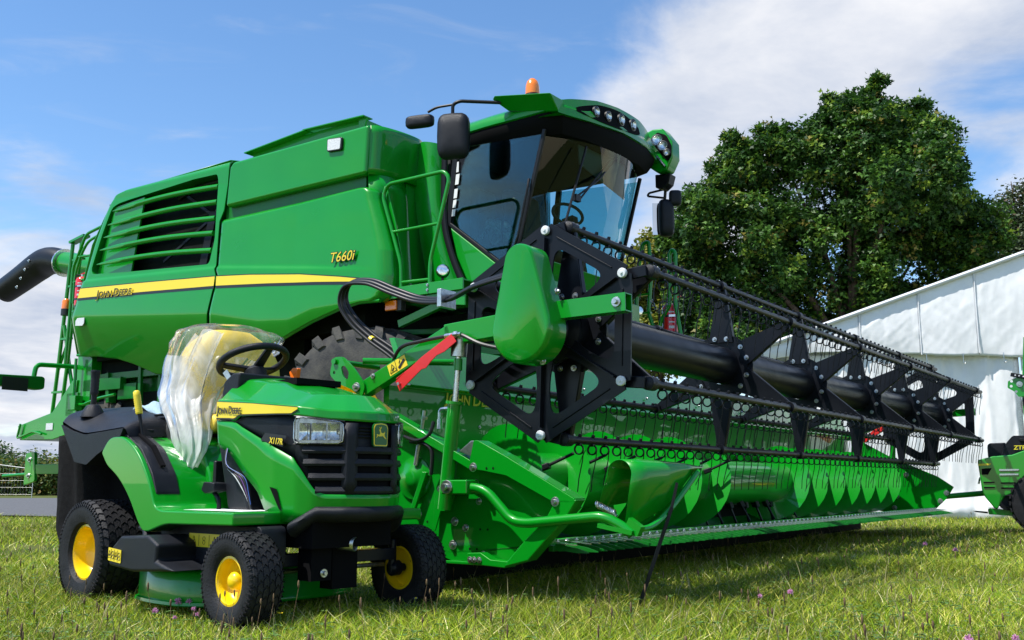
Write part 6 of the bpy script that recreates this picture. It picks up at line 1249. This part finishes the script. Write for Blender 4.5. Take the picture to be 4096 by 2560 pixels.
# front axle, exhaust, frame under the nose
obj('front_axle', join(bar((0, .16, .25), (0, .82, .25), .06, .05), cyl((0, .16, .185), (0, .10, .185), .018), cyl((0, .82, .185), (0, .90, .185), .018), cyl((0.0, .15, .16), (0, .15, .31), .018), cyl((0, .83, .16), (0, .83, .31), .018)), 'black_paint', mw, bevel=.003)
obj('axle_hub', lathe([(.0, .0), (.034, .0), (.034, .04), (.02, .05)], (0, .865, .185), (0, -1, 0), 18), 'black_paint', mw)
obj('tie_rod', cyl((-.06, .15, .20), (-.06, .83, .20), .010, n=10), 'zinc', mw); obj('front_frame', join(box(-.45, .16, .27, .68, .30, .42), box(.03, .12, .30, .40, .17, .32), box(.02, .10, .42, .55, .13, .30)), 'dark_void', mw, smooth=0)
obj('exhaust_pipe', join(tube([(-.05, .40, .33), (.10, .46, .315), (.16, .49, .31)], .028, 16, cap=False)), 'zinc', mw, solid=.003)
bolt(mw, (.122, .36, .20), 1.2, (0, 0, R(90)))
obj('cable_tie_tag', box(-.1, .02, .18, .20, .325, .34), 'white_sheet', mw)
# ---- seat
def seat_sec(t, w, d):
    return w, d
SB = []
for t in np.linspace(0, 1, 16):
    z = .80 + .535 * t; w = .285 * (1 - .62 * (max(0, t - .60) / .40) ** 2.6) * (.88 + .12 * min(1, t * 3)); xb = -1.02 - .06 * t; d = .09 + .02 * math.sin(t * 3)
    if t > .95: d *= .75
    SB.append([(xb + d * math.sin(a) * (1 if math.sin(a) > 0 else .5),   .625 + w * math.copysign(abs(math.cos(a)) ** .7, math.cos(a)), z) for a in np.linspace(0, 6.2832, 33)[:-1]])
SB = np.array(SB); SB = np.concatenate([SB, SB[:, :1]], 1)
sb_ = obj('seat_back', join(grid(SB), ([tuple(p) for p in SB[-1][:-1]], [tuple(range(32))])), 'seat_yellow', mw, smooth=70, bevel=.02)
obj('seat_cushion', prism(roundpoly([(-1.06, .80), (-1.04, .89), (-.80, .89), (-.74, .86), (-.76, .80)], .03, 4), 'xz', .36, .84), 'seat_yellow', mw, bevel=.04, seg=4)

# ================================================================ PLASTIC COVER DRAPED OVER THE SEAT
def nz(a, b_, s): return math.sin(a * 3 + s) * .5 + math.sin(a * 7.3 + b_ * 2.1 + s * 2) * .3 + math.sin(a * 13.1 - b_ * 3.7 + s) * .22
# rows: height, centre x, centre y, radius x, radius y
ROWS = [(1.365, -1.06, .65, .04, .12), (1.355, -1.06, .645, .10, .22), (1.32, -1.05, .63, .135, .285), (1.25, -1.04, .59, .145, .275), (1.17, -1.03, .51, .15, .22), (1.08, -1.02, .435, .15, .16), (1.0, -1.01, .385, .15, .135), (.94, -.97, .345, .14, .115), (.88, -.92, .32, .12, .095), (.82, -.87, .30, .115, .085), (.76, -.83, .28, .11, .075), (.70, -.79, .26, .09, .055), (.64, -.76, .235, .055, .04), (.55, -.75, .205, .012, .015)]
RZs = resample(ROWS, 60); G = []
for i, (z, cx, cy_, rx, ry) in enumerate(RZs):
    row = []; calm = min(1, i / 20)
    for k in range(110):
        a = 2 * math.pi * k / 110; w = 1 + .05 * (.25 + calm) * nz(a, i * .06, 1.0) + .16 * (.10 + calm) * (1 - abs(math.sin(a * 6 + 1.2 * math.sin(i * .07) + i * .015))) ** 2 + .04 * calm * (1 - abs(math.sin(a * 15 + 1.0 * math.sin(i * .09)))) ** 2
        row.append((cx + rx * w * math.cos(a) + .004 * math.sin(i * .5 + a * 4), cy_ + ry * w * math.sin(a), z + .006 * math.sin(a * 3 + i * .4)))
    row.append(row[0]); G.append(row)
bag = thing('plastic_cover', 'crumpled clear plastic cover draped over the yellow mower seat', 'plastic bag', MO, -MA, base=(-1.05, .45, .58))
obj('cover_sheet', grid(np.array(G)[19:]), 'plastic_film', bag, smooth=180)
obj('cover_top', grid(np.array(G)[:20]), 'clear_film', bag, smooth=180)
fr2 = []
for i, t in enumerate(np.linspace(0, 1, 40)):         # loose outer fold on the near side
    fr2.append([(-1.13 + .30 * s + .014 * math.sin(14 * s + 3 * t), .275 - .05 * math.sin(math.pi * s) + .17 * t * t + .03 * (1 - abs(math.sin(9 * s + 2 * t))) ** 2, .80 + .50 * t - .16 * s * (1 - t) + .015 * math.sin(12 * s)) for s in np.linspace(0, 1, 50)])
obj('loose_fold', grid(np.array(fr2)), 'plastic_film', bag, smooth=180)

# ================================================================ ZERO-TURN MOWER AT THE RIGHT EDGE
zt_ = thing('zero_turn_mower', 'green zero turn mower with black engine hood cut off by the right edge', 'mower', (5.68, 10.6, 0), R(-25), base=(0, 0, 0))
def Q(px, py): return ((px - 4142) * .00285, .56 + (1931 - py) * .002687)
def Y5(pts): return [Q(3700 + a / 1.68, 1300 + b_ / 1.68) for a, b_ in pts]
def zwheel(c, r, w, rim):
    ty = obj('tyre', lathe([(rim, -w * .42), (r * .80, -w * .5), (r * .93, -w * .46), (r * .97, -w * .3), (r * .975, w * .3), (r * .93, w * .46), (r * .8, w * .5), (rim, w * .42)], c, (0, 1, 0), 48), 'rubber', zt_, smooth=40)
    sh = []
    for i in range(30):
        for s_ in (-1, 0, 1):
            a = 6.2832 * (i + .33 * (s_ + 1)) / 30; P = []
            for t in (s_ * .36 - .15, s_ * .36 + .15):
                for rr in (r * .95, r):
                    for e in (-.06, .06): P.append((c[0] + rr * math.cos(a + e), c[1] + t * w, c[2] + rr * math.sin(a + e)))
            sh.append((P, [(2, 3, 7, 6), (0, 2, 6, 4), (1, 5, 7, 3), (0, 1, 3, 2), (4, 6, 7, 5)]))
    sub_of(ty, 'tread_blocks', join(*sh), 'rubber', smooth=20, kind='stuff')
    obj('wheel_rim', lathe([(rim + .004, -w * .46), (rim - .01, -w * .47), (rim * .85, -w * .2), (rim * .5, -w * .1), (0, -w * .1)], c, (0, 1, 0), 32), 'yellow', zt_)
zwheel((-.08, .15, .345), .345, .29, .165); zwheel((-.08, 1.05, .345), .345, .29, .165)
g_ = obj('engine_guard', prism(Y5([(330, 912), (335, 905), (420, 882), (530, 873), (600, 846), (760, 846), (760, 960), (620, 985), (545, 1070), (520, 1130), (470, 1150), (425, 1235), (405, 1225), (365, 1165), (345, 1130)]), 'xz', .06, 1.1), 'green', zt_, bevel=.02, seg=3)
for k, pts in enumerate(([(350, 965), (410, 960), (385, 1005), (350, 1005)], [(452, 968), (565, 968), (560, 978), (450, 980)], [(452, 998), (560, 998), (556, 1008), (450, 1010)], [(355, 1052), (420, 1052), (420, 1060), (355, 1062)], [(355, 1086), (420, 1086), (420, 1094), (355, 1096)], [(455, 1056), (540, 1056), (535, 1064), (455, 1066)], [(455, 1090), (530, 1090), (525, 1098), (455, 1100)])):
    sub_of(g_, 'guard_slot', prism(roundpoly(Y5(pts), .004, 2), 'xz', .052, .0585), 'dark_void' if k not in (1, 2) else 'steel', smooth=0)
sub_of(g_, 'yellow_stripe', prism(Y5([(331, 932), (408, 930), (400, 942), (331, 946)]), 'xz', .054, .0588), 'decal_yellow', smooth=0)
obj('muffler', lathe([(.0, 0), (.10, 0), (.10, -.05), (.06, -.06), (.06, -.01), (0, -.01)], (Y5([(485, 1180)])[0][0], .12, Y5([(485, 1180)])[0][1]), (0, 1, 0), 28), 'black_plastic', zt_)
obj('rear_plate', prism(Y5([(368, 1238), (380, 1228), (560, 1245), (560, 1282), (372, 1270)]), 'xz', .10, 1.1), 'green', zt_, bevel=.006); obj('hitch_blade', prism(Y5([(280, 1252), (300, 1250), (368, 1256), (368, 1268), (300, 1260)]), 'xz', .3, .36), 'black_paint', zt_)
obj('air_filter_box', prism(roundpoly(Y5([(395, 800), (410, 787), (505, 785), (505, 880), (395, 882)]), .015, 3), 'xz', .35, .9), 'black_plastic', zt_, bevel=.015)
hh = obj('engine_hood', prism(roundpoly(Y5([(470, 880), (505, 790), (545, 742), (780, 742), (780, 880)]), .02, 3), 'xz', .20, .95), 'black_plastic', zt_, bevel=.02, seg=3)
sub_of(hh, 'hood_latch', prism(roundpoly(Y5([(582, 762), (635, 762), (635, 782), (582, 782)]), .005, 2), 'xz', .17, .21), 'black_satin', bevel=.004)
sub_of(hh, 'badge_plate', prism(roundpoly(Y5([(555, 808), (780, 806), (780, 842), (556, 842)]), .006, 2), 'xz', .192, .1985), 'decal_black')
q = Y5([(545, 836)])[0]; text('lettering', 'ZTRAK', 'decal_yellow', hh, (q[0], .189, q[1]), (1, 0, 0), (0, 0, 1), .062, .0006, .1, 1.05, .0012)
rb = obj('roll_bar', join(bar((Y5([(640, 480)])[0][0], .35, Y5([(640, 480)])[0][1]), (Y5([(680, 60)])[0][0], .35, Y5([(680, 60)])[0][1]), .07, .075), bar((Y5([(640, 480)])[0][0], .35, Y5([(640, 480)])[0][1]), (Y5([(650, 860)])[0][0], .35, Y5([(650, 860)])[0][1]), .06, .07)), 'green', zt_, bevel=.006)
pts = Y5([(545, 365), (600, 340), (660, 345), (660, 470), (600, 475), (580, 440), (540, 410)])
sub_of(rb, 'pivot_plate', plate(roundpoly(pts, .01, 3), [[(c[0] + .015 * math.cos(a), c[1] + .015 * math.sin(a)) for a in np.linspace(0, 6.283, 11)[:-1]] for c in Y5([(566, 366), (562, 400), (588, 438)])], 'xz', .28, .29), 'green'); bolt(zt_, (Y5([(611, 388)])[0][0], .28, Y5([(611, 388)])[0][1]), 2.2).parent = rb
sub_of(rb, 'control_bar', bar((Y5([(563, 320)])[0][0], .26, Y5([(563, 320)])[0][1]), (Y5([(680, 350)])[0][0], .26, Y5([(680, 350)])[0][1]), .03, .042), 'black_plastic', bevel=.005)
sub_of(rb, 'control_symbols', join(*[lathe([(0, 0), (.008, 0)], (Y5([(x, z)])[0][0], .243, Y5([(x, z)])[0][1]), (0, -1, 0), 10) for x, z in ((590, 327), (612, 332), (636, 338))]), 'decal_white', kind='stuff')
obj('seat', prism(roundpoly(Y5([(618, 490), (640, 480), (780, 480), (780, 655), (690, 650), (640, 640)]), .03, 3), 'xz', .3, .85), 'black_plastic', zt_, bevel=.03); obj('seat_frame', prism(Y5([(655, 690), (780, 685), (780, 740), (660, 738)]), 'xz', .35, .8), 'green', zt_, bevel=.005)
# ================================================================ WILD FLOWERS
for x, y, h, k, lb_, s in ((-1.474, 4.404, .085, 'clover', 'pink clover flower beside the mower deck, farthest left of the tall pair', 1.3), (-1.381, 4.251, .075, 'clover', 'open pink clover flower midway between the mower wheels', 1.3), (-1.335, 4.25, .075, 'clover', 'pink clover flower just left of the front wheel', 1.05),
    (-1.275, 4.124, .062, 'clover', 'small pink clover bud touching the front tyre', .8), (-1.426, 4.116, .055, 'clover', 'low pale clover flower in front of the deck', 1.0), (-1.236, 4.044, .05, 'clover', 'small pink clover head at the foot of the front tyre', .75), (-1.291, 3.945, .05, 'clover', 'dark pink clover bud lowest of the cluster by the deck', .7),
    (1.482, 3.357, .06, 'clover', 'pink clover flower in the grass near the bottom right corner', 1.2), (1.642, 3.373, .06, 'clover', 'pink clover flower at the extreme bottom right corner', 1.0), (1.289, 4.757, .06, 'clover', 'pink clover flower in the open grass right of the reel shadow', 1.2), (1.118, 4.629, .055, 'clover', 'small clover bud left of another in the open grass', .9), (3.44, 8.48, .06, 'clover', 'pink clover far out in the grass before the tent', 1.5), (3.35, 7.7, .06, 'clover', 'pale clover in the grass below the zero turn mower', 1.5),
    (.924, 5.914, .07, 'yellow', 'yellow buttercup in the reel shadow beside a daisy', 1.2), (3.75, 9.25, .13, 'yellow', 'yellow flower below the far tip of the header', 2.2), (-.872, 3.872, .075, 'yellow', 'yellow flower right of the mower front wheel', 1.2), (1.73, 6.909, .06, 'yellow', 'small yellow flower in the shadow below the cutter bar', 1.1),
    (.808, 5.702, .06, 'daisy', 'white daisy in the shade left of the buttercup', 1.2), (-.408, 4.357, .075, 'daisy', 'white daisy in front of the far front mower wheel', .9)):
    flower(x, y, h, k, lb_, s)
